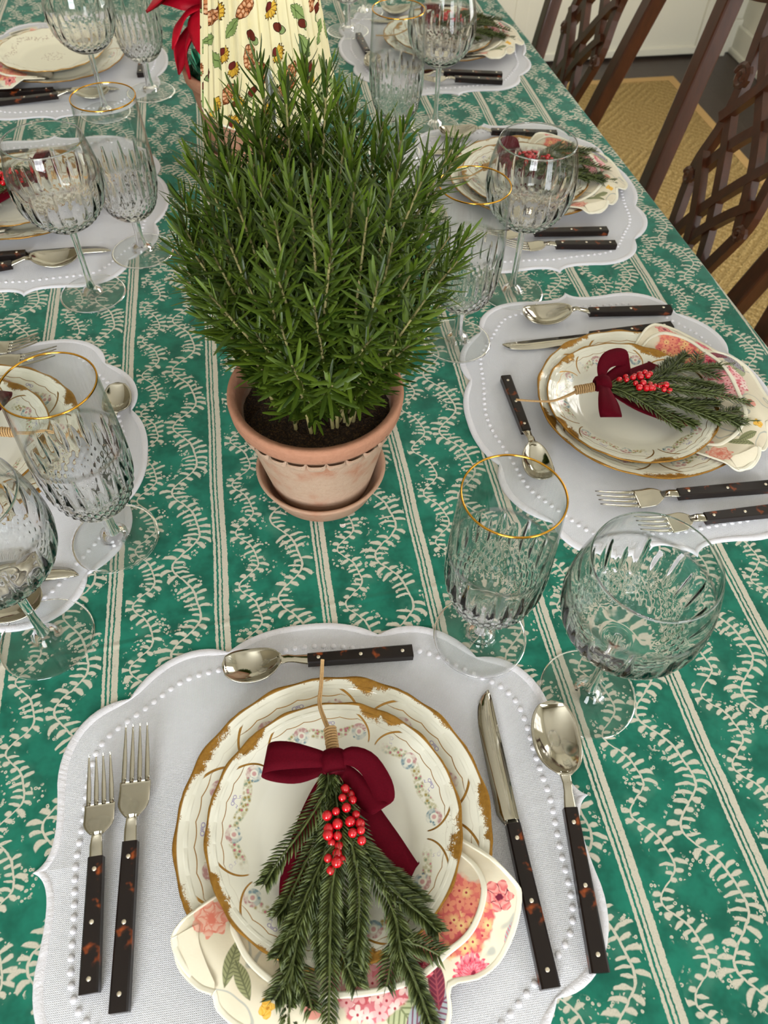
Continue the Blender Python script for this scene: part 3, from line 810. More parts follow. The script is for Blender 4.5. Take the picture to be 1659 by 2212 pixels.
# ================================================================== napkin: scalloped cloth folded between the plates
def nap_z(x, y):
    r = math.hypot(x, y); base = plate_prof(min(r / DIN_R, 1.0), DIN_H) + .0021
    if r > DIN_R:
        t = min(1, (r - DIN_R) / .04); base = (DIN_H + .0021) * (1 - t) ** 1.3 * (1 + .6 * t) + .0042 * (1 - (1 - t) ** 2)
    return base
def nap_layer(outline, inner, lift, fold, th=.0007):
    """sheet between an inner line and the scalloped outer line (both left to right)"""
    m = MB(); O = spline(outline, 72); I = spline(inner, 72); rows = []; nr = 16
    for k in range(nr + 1):
        t = k / nr; row = []
        for o_, i_ in zip(O, I):
            p = i_ * (1 - t) + o_ * t; a = math.atan2(p[1], p[0])
            row.append((p[0], p[1], nap_z(p[0], p[1]) + lift + fold * max(0, math.hypot(*p) - .09) / .05 * (.5 + .5 * math.sin(a * 9 + lift * 900))))
        rows.append(row)
    m.grid(rows); bot = [[(a, b, c - th) for (a, b, c) in r] for r in rows]; m.grid([r[::-1] for r in bot])
    edge = [Vector(p) for p in rows[-1]]
    return m, edge
NA = [(-.074, -.026), (-.108, -.046), (-.121, -.056), (-.122, -.066), (-.115, -.080), (-.104, -.092), (-.096, -.098), (-.093, -.108), (-.078, -.121), (-.058, -.127), (-.054, -.142), (-.030, -.156), (.0, -.158), (.03, -.158), (.052, -.150), (.062, -.136), (.065, -.120), (.086, -.118), (.104, -.110), (.120, -.092), (.129, -.072), (.126, -.062), (.108, -.040), (.085, -.018)]
NI = [(-.055, -.012), (-.03, -.020), (.0, -.022), (.03, -.020), (.058, -.008)]
NB = [(-.070, -.040), (-.081, -.056), (-.078, -.069), (-.070, -.084), (-.056, -.098), (-.040, -.108), (-.010, -.114), (.02, -.116), (.046, -.112), (.066, -.102), (.084, -.093), (.096, -.080), (.103, -.064), (.100, -.048), (.086, -.030)]
m1, e1 = nap_layer(NA, NI, .0, .004); m2, e2 = nap_layer(NB, NI, .0018, .0015)
m3 = MB(); FL = [(-.122, -.060), (-.1185, -.078), (-.107, -.092), (-.0955, -.0985)]; FI = [(-.104, -.055), (-.1045, -.066), (-.100, -.080), (-.0945, -.093)]
m3, e3 = nap_layer(FL, FI, .0035, .001)
NAP = [('lower_fold', m1.data('lower_fold', MT['floral_cotton'])), ('upper_fold', m2.data('upper_fold', MT['floral_cotton'])), ('turned_corner', m3.data('turned_corner', MT['floral_cotton']))]
def binding(e):
    b = MB(); b.strip([p + Vector((0, 0, .0003)) for p in e], [((-(p - Vector((0, -.02, p.z))).normalized()) * .0022) for p in e], .0016); return b
NAPB = [binding(e_).data('binding', MT['cream_binding']) for e_ in (e1, e2, e3)]

# ================================================================== sprig of faux pine with berries and a velvet bow
rnd = random.Random(5)
def pine_branch(pts, nl=.0085, seed=0):
    m = MB(); R_ = random.Random(seed); C = spline(pts, 40); C = [Vector(p) for p in C]
    m.tube(C[::2], .0009, 5)
    st = MB(); st.v, st.f = m.v, m.f
    L = sum((b - a).length for a, b in zip(C, C[1:])); n = int(L / .0025); nv, nf = [], []
    for k in range(n):
        u = (k + .5) / n * (len(C) - 1); i = min(int(u), len(C) - 2); p = C[i].lerp(C[i + 1], u - i); t = (C[i + 1] - C[i]).normalized()
        side = Vector((-t.y, t.x, 0)).normalized(); up = t.cross(side) * -1
        if up.z < 0: up = -up
        for q in range(3):
            if q == 2 and k % 2: continue
            a = (.12, PI - .12, PI / 2)[q] + R_.uniform(-.3, .3)
            d = side * math.cos(a) + up * math.sin(a) * .75
            dirv = (t * .9 + d * 1.0).normalized(); ln = nl * R_.uniform(.8, 1.15) * (1 - .35 * (k / n) ** 3)
            wv = dirv.cross(up if abs(math.cos(a)) > .3 else side).normalized() * .00100; th = dirv.cross(wv).normalized() * .00045
            b0 = p + d * .0007; mid = b0 + dirv * ln * .55; tip = b0 + dirv * ln + t * ln * .12
            m.add([b0 - wv * .7, b0 + wv * .7, mid + wv, mid - wv, mid + th, tip], [(0, 1, 2, 4), (0, 4, 3), (4, 2, 5), (3, 4, 5), (3, 2, 1, 0), (2, 3, 5)])
    return m
def zprof(y, lift=0): return .030 + lift
BR = {
 'a': [(.001, .037, .050), (-.003, .021, .050), (-.023, -.003, .046), (-.045, -.023, .040), (-.056, -.036, .037)],
 'b': [(.003, .035, .046), (-.005, .0, .042), (-.023, -.023, .036), (-.041, -.049, .032), (-.049, -.057, .032)],
 'c': [(.004, .034, .048), (-.005, -.013, .044), (-.028, -.051, .040), (-.043, -.075, .037), (-.050, -.084, .036)],
 'd': [(.004, .034, .048), (.002, -.014, .050), (-.008, -.051, .048), (-.014, -.088, .044), (-.021, -.134, .032)],
 'e': [(.004, .034, .044), (.007, -.015, .042), (-.003, -.061, .040), (.006, -.080, .038), (.004, -.107, .036)],
 'f': [(.006, .034, .048), (.014, -.016, .046), (.032, -.051, .043), (.052, -.073, .040), (.063, -.087, .038)],
 'g': [(.006, .034, .048), (.010, -.016, .048), (.012, -.048, .046), (.007, -.077, .043), (.002, -.095, .041)],
 'h': [(.006, .034, .044), (.016, -.023, .043), (.033, -.067, .042), (.035, -.093, .040), (.043, -.119, .033), (.049, -.145, .026)],
 'i': [(.034, -.088, .040), (.048, -.093, .040), (.061, -.101, .038)],
 'j': [(.034, -.088, .040), (.027, -.100, .038), (.021, -.113, .036)],
 'k': [(.003, .035, .044), (-.012, -.028, .041), (-.033, -.068, .038), (-.042, -.097, .034), (-.048, -.132, .027)],
 'l': [(-.040, -.088, .035), (-.048, -.100, .034), (-.055, -.108, .032)],
 'm': [(-.040, -.088, .035), (-.033, -.104, .033), (-.030, -.118, .031)],
 'n': [(.006, .034, .042), (.022, -.027, .040), (.045, -.053, .036), (.056, -.066, .034)],
 'o': [(-.012, -.075, .044), (-.004, -.095, .040), (.001, -.110, .037)],
 'q': [(.004, .034, .044), (-.008, -.02, .040), (-.018, -.06, .037), (-.020, -.098, .034)]}
BRM = [pine_branch(v, .0120, i).data('pine_branch', MT['faux_pine']) for i, v in enumerate(BR.values())]
BERRY = MB(); BERRY.lathe([(.0001, -.0036)] + [(.0036 * math.sin(PI * k / 9), -.0036 * math.cos(PI * k / 9)) for k in range(1, 9)] + [(.0001, .0034)], 16); BERRY = BERRY.data('berry', MT['red_lacquer'])
BP = [(.011, .018), (.008, .011), (.0155, .009), (.010, .003), (-.005, .0), (.002, .002), (.0165, -.002), (.0115, -.007), (.0185, -.009), (.0185, -.0145), (.012, -.0155), (.018, -.021), (-.005, -.009), (.002, -.007), (-.006, -.0135), (.001, -.015), (-.004, -.0185), (.001, -.0215), (-.001, -.0265), (-.008, -.029), (-.002, -.033), (.002, -.031), (-.007, -.037), (.0145, .0145)]
def ribbon(pts, wd, n=26, th=.0007):
    m = MB(); C = spline([p[:3] for p in pts], n); W = spline(wd, n); m.strip(C, W, th); return m
RIB = []
lw = lambda ax, ay, az: (ax, ay, az)
RIB.append(('ribbon_loop', ribbon([(.004, .040, .055), (-.010, .043, .060), (-.028, .047, .0625), (-.044, .049, .060), (-.0475, .046, .054), (-.036, .041, .050), (-.020, .037, .049), (.003, .038, .052)],
    [(.001, .0045, .001), (.001, .007, .002), (.001, .0100, .002), (.0025, .0110, .001), (.003, .0108, -.002), (.002, .0100, -.001), (.001, .008, .0), (.001, .0045, .001)])))
RIB.append(('ribbon_loop', ribbon([(.006, .040, .056), (.018, .039, .063), (.030, .030, .066), (.038, .013, .063), (.0395, .001, .058), (.034, -.001, .053), (.026, .010, .051), (.016, .026, .051), (.006, .036, .053)],
    [(.002, .0045, .001), (.003, .0055, .004), (.006, .004, .006), (.0075, .002, .0068), (.0068, .001, .0068), (.0066, .0014, .0062), (.007, .003, .005), (.005, .005, .003), (.002, .0045, .001)])))
RIB.append(('ribbon_tail', ribbon([(.003, .038, .050), (-.006, .026, .045), (-.016, .010, .040), (-.026, -.010, .036), (-.034, -.028, .033), (-.037, -.047, .030)],
    [(.005, .001, 0), (.009, .003, 0), (.0108, .004, 0), (.0108, .004, .0), (.0105, .004, 0), (.0103, .003, 0)])))
RIB.append(('ribbon_tail', ribbon([(.007, .038, .050), (.015, .020, .046), (.026, -.004, .041), (.037, -.024, .037), (.047, -.044, .034), (.0495, -.050, .0335)],
    [(.005, .002, 0), (.0095, .004, 0), (.0105, .0055, 0), (.0105, .0055, 0), (.0105, .0055, 0), (.0095, .0125, 0)])))
kn = MB(); kn.loft([(.031, .005, .053, .0075, .0055), (.033, .005, .054, .0092, .0072), (.040, .005, .0555, .0098, .0078), (.047, .005, .054, .0092, .0072), (.049, .005, .053, .0072, .0052)], 16, 2.4)
RIB.append(('ribbon_knot', kn))
RIBM = [(n_, r.data(n_, MT['burgundy_velvet'])) for n_, r in RIB]
tw = MB()
tw.tube(spline([(.0075, .137, .036), (.004, .116, .035), (.0005, .096, .037), (.003, .080, .041), (.006, .068, .045)], 20), .0011, 6)
tw.tube(spline([(.0062, .137, .0365), (.002, .113, .036), (-.0012, .096, .038), (.0015, .078, .042), (.0045, .066, .046)], 20), .0011, 6)
TWL = tw.data('twine_loop', MT['jute'])
tw = MB(); tw.tube([(.0062 - .0 * k, .070 - .024 * k / 80, 0) if False else (.0055 + .0046 * math.cos(k * .75), .070 - .026 * k / 90, .046 + .004 * k / 90 + .0046 * math.sin(k * .75)) for k in range(91)], .0011, 5)
TWW = tw.data('twine_wrap', MT['jute'])
def make_sprig():
    r = empty('pine_sprig')
    for b in BRM: link('pine_branch', b, None, r)
    R_ = random.Random(3)
    for i, (x, y) in enumerate(BP):
        o = link('berry', BERRY, None, r, (x, y, .054 + R_.uniform(-.003, .003) - .0002 * i)); s = R_.uniform(.85, 1.12); o.scale = (s, s, s); o.rotation_euler = (R_.uniform(0, 3), R_.uniform(0, 3), 0)
    for n_, d in RIBM: link(n_, d, None, r)
    link('twine_loop', TWL, None, r); link('twine_wrap', TWW, None, r)
    return r

# ================================================================== stemware
def cuts(z, t, r, zb, zt, hatch, leaf, nleaf):
    """depth of the cut pattern at height z and angle t (0..1)"""
    d = 0.0
    h0, h1 = hatch
    if h0 < z < h1:
        e = min(1, (z - h0) / .004, (h1 - z) / .004)
        nd_ = nleaf * 2
        for s in (1, -1):
            q = (t / (2 * PI) * nd_ + s * (z - h0) / (h1 - h0) * 3.0) % 1.0
            d = max(d, e * max(0, 1 - abs(q - .5) / .30))
    l0, l1 = leaf
    if l0 < z < l1:
        for off, hh in ((0, 1.0), (.5, .72)):
            q = ((t / (2 * PI) * nleaf + off) % 1.0) - .5; arc = q * 2 * PI / nleaf * r
            top = l0 + (l1 - l0) * hh
            if z < top:
                u = (z - l0) / (top - l0); wd = .0036 * math.sin(PI * min(1, u ** .8)) + 1e-5
                d = max(d, max(0, 1 - abs(arc) / wd))
    if zb < z < h0:
        q = (t / (2 * PI) * nleaf * 2) % 1.0; d = max(d, .8 * max(0, 1 - abs(q - .5) / .42) * min(1, (h0 - z) / .003, (z - zb) / .003))
    return d
def glass(kind, outer, stem, foot_r, hatch, leaf, nleaf, inner_lift, gold):
    """outer: (r, z) from the stem up to the rim"""
    O = spline(outer, 70); zb = outer[0][1]; N = 224
    top = O[-1]; prof = [(float(p[0]), float(p[1])) for p in O]
    # inner wall
    Zs = [p[1] for p in prof]; Rs = [p[0] for p in prof]
    inn = []
    zi0 = zb + inner_lift
    for k in range(30):
        u = k / 29; z = zi0 + (top[1] - zi0) * (1 - (1 - u) ** 2 if False else u ** 1.8); rr = float(np.interp(z, Zs, Rs))
        wall_ = .0010 + .0026 * max(0, 1 - (z - zb) / (leaf[1] - zb))
        inn.append((max(.0003, (rr - wall_) * min(1, (u / .22)) ** .5 if u < .22 else rr - wall_), z))
    inn[0] = (.0003, zi0)
    full = prof + [(top[0] - .0003, top[1] + .0004), (inn[-1][0] + .0003, top[1] + .0004)] + inn[::-1]
    nO = len(prof)
    def fn(r, z, t, k):
        if k < nO:
            c = cuts(z, t, r, zb + .010, top[1], hatch, leaf, nleaf); return r - .0017 * c, z
        return r, z
    b = MB(); b.lathe(full, N, fn); BOWL = b.data('bowl', MT['crystal_water' if gold else 'crystal_wine'])
    s = MB(); s.lathe([(outer[0][0], zb)] + stem, N // 4); STEM = s.data('stem', MT['crystal_stem'])
    r0, z0 = stem[-1]
    f = MB(); f.lathe([(r0, z0), (r0 * 1.25, z0 - .0015), (r0 * 1.9, z0 - .0035), (.012, .0042), (.02, .0032), (foot_r * .7, .0024), (foot_r * .95, .0019), (foot_r, .0014), (foot_r, .0007), (foot_r * .985, .0003), (.0003, .0003)], 112); FOOT = f.data('foot', MT['crystal_foot'])
    r = empty(kind)
    link('bowl', BOWL, None, r); link('stem', STEM, None, r); link('foot', FOOT, None, r)
    if gold:
        g = MB(); rt = float(top[0]); zt = float(top[1]); g.lathe([(rt + .0002, zt - .0008), (rt + .0003, zt + .0003), (rt - .0004, zt + .0007), (inn[-1][0] - .0001, zt + .0004), (inn[-1][0] - .0002, zt - .0006)], 112)
        link('gilt_rim', g.data('gilt_rim', MT['gilt']), None, r)
    return r
WINE = glass('wine_glass', [(.0048, .096), (.010, .0985), (.024, .104), (.040, .117), (.0505, .134), (.0545, .154), (.0530, .176), (.0490, .195), (.0453, .209)],
             [(.0044, .088), (.0040, .070), (.0038, .045), (.0042, .022), (.0058, .0125)], .0431, (.109, .130), (.128, .170), 12, .009, False)
WATER = glass('water_goblet', [(.0056, .050), (.012, .053), (.024, .060), (.034, .073), (.0405, .095), (.0425, .118), (.0418, .150), (.0402, .182), (.0388, .2116)],
              [(.0056, .046), (.0052, .036), (.0055, .024), (.0072, .013)], .0436, (.064, .098), (.096, .138), 12, .010, True)

# ================================================================== the place settings
#            name, mat centre, rotation, plate centre, salad centre, words
SET = [
 ('head', (-.010, .174), math.radians(-1.5), (.002, .174), (.002, .172), 'the nearest setting in the foreground'),
 ('r1', (.402, .602), math.radians(90), (.418, .590), (.402, .586), 'the nearest right-hand setting'),
 ('r2', (.410, 1.091), math.radians(90), (.424, 1.098), (.418, 1.092), 'the middle right-hand setting'),
 ('r3', (.387, 1.645), math.radians(91), (.410, 1.640), (.405, 1.636), 'the farthest right-hand setting'),
 ('l1', (-.344, .610), math.radians(-90), (-.345, .636), (-.352, .632), 'the nearest left-hand setting'),
 ('l2', (-.323, 1.141), math.radians(-90), (-.343, 1.146), (-.352, 1.148), 'the middle left-hand setting'),
 ('l3', (-.327, 1.640), math.radians(-90), (-.336, 1.640), (-.348, 1.650), 'the farthest left-hand setting')]
SPOT = {}
sprig0 = None
for key, mc, rz, pc, scn, words in SET:
    SPOT[key] = words
    pm_ = empty('placemat', (mc[0], mc[1], TZ), rz); tag(pm_, 'white scalloped linen placemat at ' + words, 'placemat', 'scalloped white placemats')
    link('mat_field', MAT_FIELD, None, pm_); link('satin_edge', MAT_EDGE, None, pm_)
    if key == 'head':
        for p in BE: link('embroidered_dot', DOT, None, pm_, (p[0], p[1], .0017))
    else:
        tag(link('embroidered_dots', DOTS, None, pm_), kind='stuff')
    dz = TZ + .0020
    rot = rz if key != 'head' else 0.0
    d = link('dinner_plate', DIN, None, None, (pc[0], pc[1], dz)); d.rotation_euler = (0, 0, rot + {'head': 0, 'r1': .5, 'r2': 1.1, 'r3': .3, 'l1': .8, 'l2': 1.5, 'l3': 2.0}[key])
    tag(d, 'larger cream gilt-edged dinner plate, underneath, at ' + words, 'plate', 'gilt edged dinner plates')
    s = link('salad_plate', SAL2 if key == 'l3' else SAL, None, None, (scn[0], scn[1], dz + .0075)); s.rotation_euler = (0, 0, rot + {'head': 0, 'r1': .9, 'r2': .4, 'r3': 0, 'l1': .3, 'l2': 1.2, 'l3': .6}[key])
    tag(s, ('smaller cream plate with floral medallion on top at ' if key == 'l3' else 'smaller cream garlanded salad plate on top at ') + words, 'plate', 'salad plates on top')
    nk = empty('napkin', (pc[0], pc[1], dz), rot); tag(nk, 'floral napkin with cream binding between the plates at ' + words, 'napkin', 'floral napkins under the salad plates')
    for (n_, d_), b_ in zip(NAP, NAPB):
        q = link(n_, d_, None, nk); link('binding', b_, None, q)
    if key != 'l3':
        if sprig0 is None: sprig0 = make_sprig(); sp = sprig0
        else: sp = copy_tree(sprig0)
        sp.location = (scn[0], scn[1], dz - .006); sp.rotation_euler = (0, 0, rot + {'head': 0, 'r1': -.05, 'r2': .1, 'r3': .1, 'l1': -.1, 'l2': .06}[key])
        tag(sp, 'pine sprig with red berries and burgundy velvet bow at ' + words, 'sprig', 'pine sprigs with velvet bows')

C_ = [  # kind, setting, tip, handle end
 ('salad_fork', 'head', (-.181, .259), (-.182, .093)), ('dinner_fork', 'head', (-.152, .280), (-.161, .076)), ('dinner_knife', 'head', (.146, .270), (.139, .041)),
 ('soup_spoon', 'head', (.201, .247), (.177, .044)), ('dessert_spoon', 'head', (-.080, .325), (.091, .317)),
 ('soup_spoon', 'r1', (.325, .771), (.521, .762)), ('dinner_knife', 'r1', (.287, .720), (.518, .728)), ('dessert_spoon', 'r1', (.270, .492), (.274, .656)),
 ('dinner_fork', 'r1', (.316, .456), (.514, .453)), ('salad_fork', 'r1', (.345, .418), (.52, .421)),
 ('dinner_fork', 'r2', (.304, .960), (.506, .953)), ('salad_fork', 'r2', (.340, .926), (.507, .917)), ('soup_spoon', 'r2', (.320, 1.272), (.52, 1.250)), ('dinner_knife', 'r2', (.285, 1.215), (.51, 1.232)),
 ('dessert_spoon', 'r2', (.262, .995), (.268, 1.160)),
 ('dinner_fork', 'r3', (.286, 1.509), (.484, 1.487)), ('salad_fork', 'r3', (.315, 1.477), (.478, 1.460)), ('dessert_spoon', 'r3', (.252, 1.530), (.245, 1.690)), ('soup_spoon', 'r3', (.310, 1.812), (.50, 1.806)), ('dinner_knife', 'r3', (.28, 1.770), (.50, 1.772)),
 ('dinner_fork', 'l1', (-.262, .775), (-.46, .780)), ('salad_fork', 'l1', (-.286, .803), (-.46, .805)), ('dessert_spoon', 'l1', (-.188, .712), (-.193, .540)), ('dinner_knife', 'l1', (-.216, .456), (-.445, .452)), ('soup_spoon', 'l1', (-.244, .425), (-.45, .412)),
 ('dinner_knife', 'l2', (-.212, 1.008), (-.44, 1.008)), ('soup_spoon', 'l2', (-.252, .988), (-.46, .967)), ('dessert_spoon', 'l2', (-.183, 1.255), (-.190, 1.085)), ('dinner_fork', 'l2', (-.262, 1.290), (-.46, 1.290)),
 ('dinner_knife', 'l3', (-.222, 1.520), (-.45, 1.520)), ('soup_spoon', 'l3', (-.236, 1.493), (-.44, 1.484)), ('dessert_spoon', 'l3', (-.180, 1.738), (-.186, 1.568))]
WORD = {'dinner_fork': 'longer four-tined dinner fork with dark tortoiseshell handle at ', 'salad_fork': 'shorter outer salad fork with dark tortoiseshell handle at ', 'dinner_knife': 'steel dinner knife with dark tortoiseshell handle at ',
        'soup_spoon': 'large oval soup spoon with dark handle at ', 'dessert_spoon': 'small dessert spoon above the plates at '}
for kind, key, a, b in C_: place(kind, a, b, WORD[kind] + SPOT[key])

GL = [('wine', 'head', .241, .255), ('wine', 'r1', .330, .837), ('wine', 'l2', -.232, .912), ('wine', 'l1', -.241, .387), ('wine', 'r2', .323, 1.316), ('wine', 'r3', .274, 1.833), ('wine', 'l3', -.243, 1.436),
      ('water', 'head', .158, .325), ('water', 'l1', -.183, .492), ('water', 'r1', .231, .743), ('water', 'l2', -.168, .998), ('water', 'r2', .237, 1.236), ('water', 'r3', .228, 1.739), ('water', 'l3', -.166, 1.500)]
seen = set()
for kind, key, x, y in GL:
    p = WINE if kind == 'wine' else WATER; o = p if kind not in seen else copy_tree(p); seen.add(kind)
    o.location = (x, y, TZ + .0003); o.rotation_euler = (0, 0, x * 9 + y * 5)
    over = kind == 'water' and key != 'r3'
    if (kind, key) in (('water', 'head'), ('water', 'l1'), ('water', 'l2'), ('water', 'r1'), ('water', 'l3')): o.location.z = TZ + .0031
    tag(o, ('round balloon wine glass of cut crystal at ' if kind == 'wine' else 'tall gold-rimmed cut crystal water goblet at ') + SPOT[key], 'glass', 'cut crystal ' + ('wine glasses' if kind == 'wine' else 'water goblets'))

# ================================================================== rosemary in its terracotta pot
PX, PY = .034, .540
def pot_profile(s=1.0, H=.131, rt=.0845, rb=.053, wall_=.006, rimh=.020):
    return [(.001, 0), (rb - .004, 0), (rb, .003), (rb + .002, .012), (rb + .0025, .016), (rt * .80, .07), (rt * .885, H - rimh - .010), (rt * .905, H - rimh - .002), (rt * .955, H - rimh), (rt * .985, H - rimh + .004), (rt, H - .005), (rt * .992, H - .001), (rt * .965, H), (rt - wall_ * 1.4, H - .002), (rt * .86, H - .02), (rt * .70, .05), (.02, .02), (.001, .02)]
def saucer(name, loc, label):
    m = MB(); m.lathe([(.001, 0), (.052, 0), (.056, .003), (.066, .026), (.0685, .031), (.0672, .033), (.064, .031), (.056, .010), (.05, .006), (.001, .006)], 96)
    return tag(m.build(name, MT['pale_terracotta'], None, loc=loc), label, 'saucer', 'terracotta saucers')
saucer('plant_saucer', (PX, PY - .003, TZ + .0002), 'round terracotta saucer under the rosemary pot')
rp = empty('potted_rosemary', (PX, PY, TZ + .0066)); tag(rp, 'bushy green rosemary plant in a weathered scallop-edged terracotta pot', 'plant')
m = MB(); m.lathe(pot_profile(), 128); pot = m.build('pot', MT['weathered_terracotta'], rp)
sm = MB()
for k in range(7):
    pass
ns = 26
P = []
for i in range(9):
    t = i / 8; row = []
    for j in range(9):
        u = -1 + 2 * j / 8; wv = math.sqrt(max(0, 1 - t * t)); row.append((u * .0092 * wv, .0040 * math.sqrt(max(0, 1 - (u * wv) ** 4)) * math.sqrt(max(0, 1 - t ** 3)), -t * .0135))
    P.append(row)
sm.grid(P); SC = sm.data('rim_scallop', MT['weathered_terracotta'])
for k in range(ns):
    a = 2 * PI * k / ns; zz = .1070; rr = .0757
    o = link('rim_scallop', SC, None, pot, (rr * math.cos(a), rr * math.sin(a), zz)); o.rotation_euler = (-.20, 0, a - PI / 2)
m = MB(); R_ = random.Random(8); rows = []
for i in range(14):
    r = .0725 * i / 13 + .0005; rows.append([(r * math.cos(2 * PI * j / 48), r * math.sin(2 * PI * j / 48), .104 + R_.uniform(-.003, .003) + .004 * (1 - r / .0725)) for j in range(48)])
m.grid(rows, cv=True); m.build('soil', MT['potting_soil'], rp)
def leaf_mesh(name, curve, mat, fold=.35):
    """unit leaf along +x, width ~.1"""
    m = MB(); P = []
    for i in range(6):
        t = i / 5; wd = (.035, .058, .064, .064, .056, .020)[i]
        z = curve * t * t; P.append([(t, -wd, z - wd * fold), (t, 0, z), (t, wd, z - wd * fold)])
    m.grid(P); return m
LEAF = [leaf_mesh('leaf', c, None) for c in (-.14, .05, .16)]
LEAFD = [l.data('leaf', MT['rosemary_leaf']) for l in LEAF]
LV = [np.array(l.v) for l in LEAF]; LF = LEAF[0].f
R_ = random.Random(21)
stems = MB(); leaves = []       # (matrix 3x4, distance key, variant)
def rosemary():
    tips = []
    cx_, cy_, cz_ = .012, .040, .235
    N = 78
    for k in range(N):
        u = (k + .5) / N; el = math.asin(-.30 + 1.28 * u) if -.30 + 1.28 * u < 1 else PI / 2; az = k * 2.39996 + R_.uniform(-.2, .2)
        s = R_.uniform(.86, 1.06)
        tips.append((cx_ + .119 * s * math.cos(el) * math.cos(az), cy_ + .118 * s * math.cos(el) * math.sin(az), cz_ + .128 * s * math.sin(el)))
    # the tall shoots that stand out against the cloth and the lamp shade
    tips += [(-.06, .135, .35), (-.02, .155, .385), (.02, .16, .385), (.06, .15, .36), (.035, .12, .39), (.0, .115, .39), (-.03, .09, .37), (.08, .11, .35), (-.085, .10, .31), (-.072, .118, .345), (-.040, .120, .375), (.0, .150, .372), (.045, .135, .365), (.095, .085, .335), (.135, .075, .318), (.15, .105, .300), (-.098, .060, .275), (-.112, .085, .235), (.142, .03, .26), (.02, -.01, .335), (.07, .0, .325), (-.03, .02, .34), (-.05, -.02, .27)]
    for (tx, ty, tz) in tips:
        if tz > .335: tz -= .026 if ty > .05 else .012
        ang = math.atan2(ty - .01, tx) + R_.uniform(-.5, .5); rb = R_.uniform(.008, .044)
        b = Vector((rb * math.cos(ang), rb * math.sin(ang), .106)); t = Vector((tx, ty, max(tz, .125)))
        c1 = b + Vector((0, 0, (t.z - b.z) * .45)) + Vector((t.x - b.x, t.y - b.y, 0)) * .35
        if t.z < .17: c1 = b + Vector((t.x - b.x, t.y - b.y, 0)) * .45 + Vector((0, 0, .045))
        C = []
        for i in range(17):
            q = i / 16; C.append(b * (1 - q) ** 2 + c1 * 2 * q * (1 - q) + t * q * q)
        stems.tube(C[::2], [.0021 - .0012 * i / 8 for i in range(9)], 5)
        L = sum((p - q).length for p, q in zip(C, C[1:])); n = int(L / .0036); spin = R_.uniform(0, 6)
        for k in range(n):
            q = .16 + .84 * (k + R_.random()) / n
            uu = min(q, .999) * 16; i = int(uu); p = C[i].lerp(C[min(i + 1, 16)], uu - i); tg = (C[min(i + 1, 16)] - C[max(i - 1, 0)]).normalized()
            a0 = tg.cross(Vector((.3, .2, 1))).normalized(); b0 = tg.cross(a0)
            for s in (0, 1):
                a = spin + k * 1.75 + s * PI + R_.uniform(-.3, .3); rad = a0 * math.cos(a) + b0 * math.sin(a)
                up = .42 + .75 * max(0, (q - .86) / .14) + R_.uniform(-.22, .22)
                d = (rad + tg * up * 1.5).normalized(); nrm = (tg - d * tg.dot(d)).normalized(); sd = nrm.cross(d)
                ln = R_.uniform(.021, .034) * (1 - .35 * max(0, (q - .9) / .1)); wds = ln * R_.uniform(.72, 1.08)
                M = np.array([[d.x * ln, sd.x * wds, nrm.x * ln, p.x], [d.y * ln, sd.y * wds, nrm.y * ln, p.y], [d.z * ln, sd.z * wds, nrm.z * ln, p.z]])
                keyd = (p.x + PX) * AF.x + (p.y + PY) * AF.y + (p.z - .64) * AF.z
                leaves.append((keyd - ln * 2.0, M, R_.randrange(3)))
rosemary()
stems.build('stems', MT['rosemary_stem'], rp)
leaves.sort(key=lambda q: q[0])
for _, M, v in leaves[:300]:
    o = link('leaf', LEAFD[v], None, rp); o.matrix_local = Matrix([list(r) for r in M] + [[0, 0, 0, 1]])
vv = []; ff = []
for _, M, v in leaves[300:]:
    n0 = len(vv) ; P = LV[v] @ M[:, :3].T + M[:, 3]; vv.extend(P.tolist()); ff.extend([tuple(i + n0 for i in f) for f in LF])
lo = link('foliage', mesh('foliage', vv, ff), MT['rosemary_leaf'], rp); tag(lo, kind='stuff')
# a silver glitter pick among the shoots
gp = MB(); gp.loft([(0, 0, 0, .0016, .0016), (.02, 0, 0, .0028, .0028), (.04, 0, 0, .0036, .0036), (.052, 0, 0, .0030, .0030), (.056, 0, 0, .0012, .0012)], 12)
go = gp.build('glitter_pick', MT['silver_glitter'], None, loc=(.024, .700, TZ + .300)); go.rotation_euler = (1.35, 0, .1)
st_ = MB(); st_.tube([(0, .0, 0), (0, -.20, -.0)], .001, 6); st_.build('pick_wire', MT['silver_glitter'], go)
tag(go, 'silver glitter pick standing up behind the rosemary shoots', 'pick')

# ================================================================== poinsettia behind the lamp
QX, QY = -.002, 1.245
saucer('plant_saucer', (QX - .002, QY, TZ + .0002), 'terracotta saucer behind, under the poinsettia pot')
pp = empty('potted_poinsettia', (QX, QY, TZ + .0066)); tag(pp, 'red poinsettia with drooping bracts in a plain terracotta pot', 'plant')
m = MB(); m.lathe(pot_profile(H=.14), 96); m.build('pot', MT['plain_terracotta'], pp)
m = MB(); R_ = random.Random(4)
rows = []
for i in range(6):
    r, z = [(.066, .10), (.074, .125), (.0775, .138), (.075, .148), (.066, .135), (.05, .12)][i]
    rows.append([((r + R_.uniform(-.004, .002)) * math.cos(2 * PI * j / 60), (r + R_.uniform(-.004, .002)) * math.sin(2 * PI * j / 60), z + R_.uniform(-.004, .004)) for j in range(60)])
m.grid(rows, cv=True); m.build('foil_wrap', MT['green_foil'], pp, smooth=False)
m = MB(); m.lathe([(.001, .118), (.062, .112)], 40); m.build('soil', MT['potting_soil'], pp)
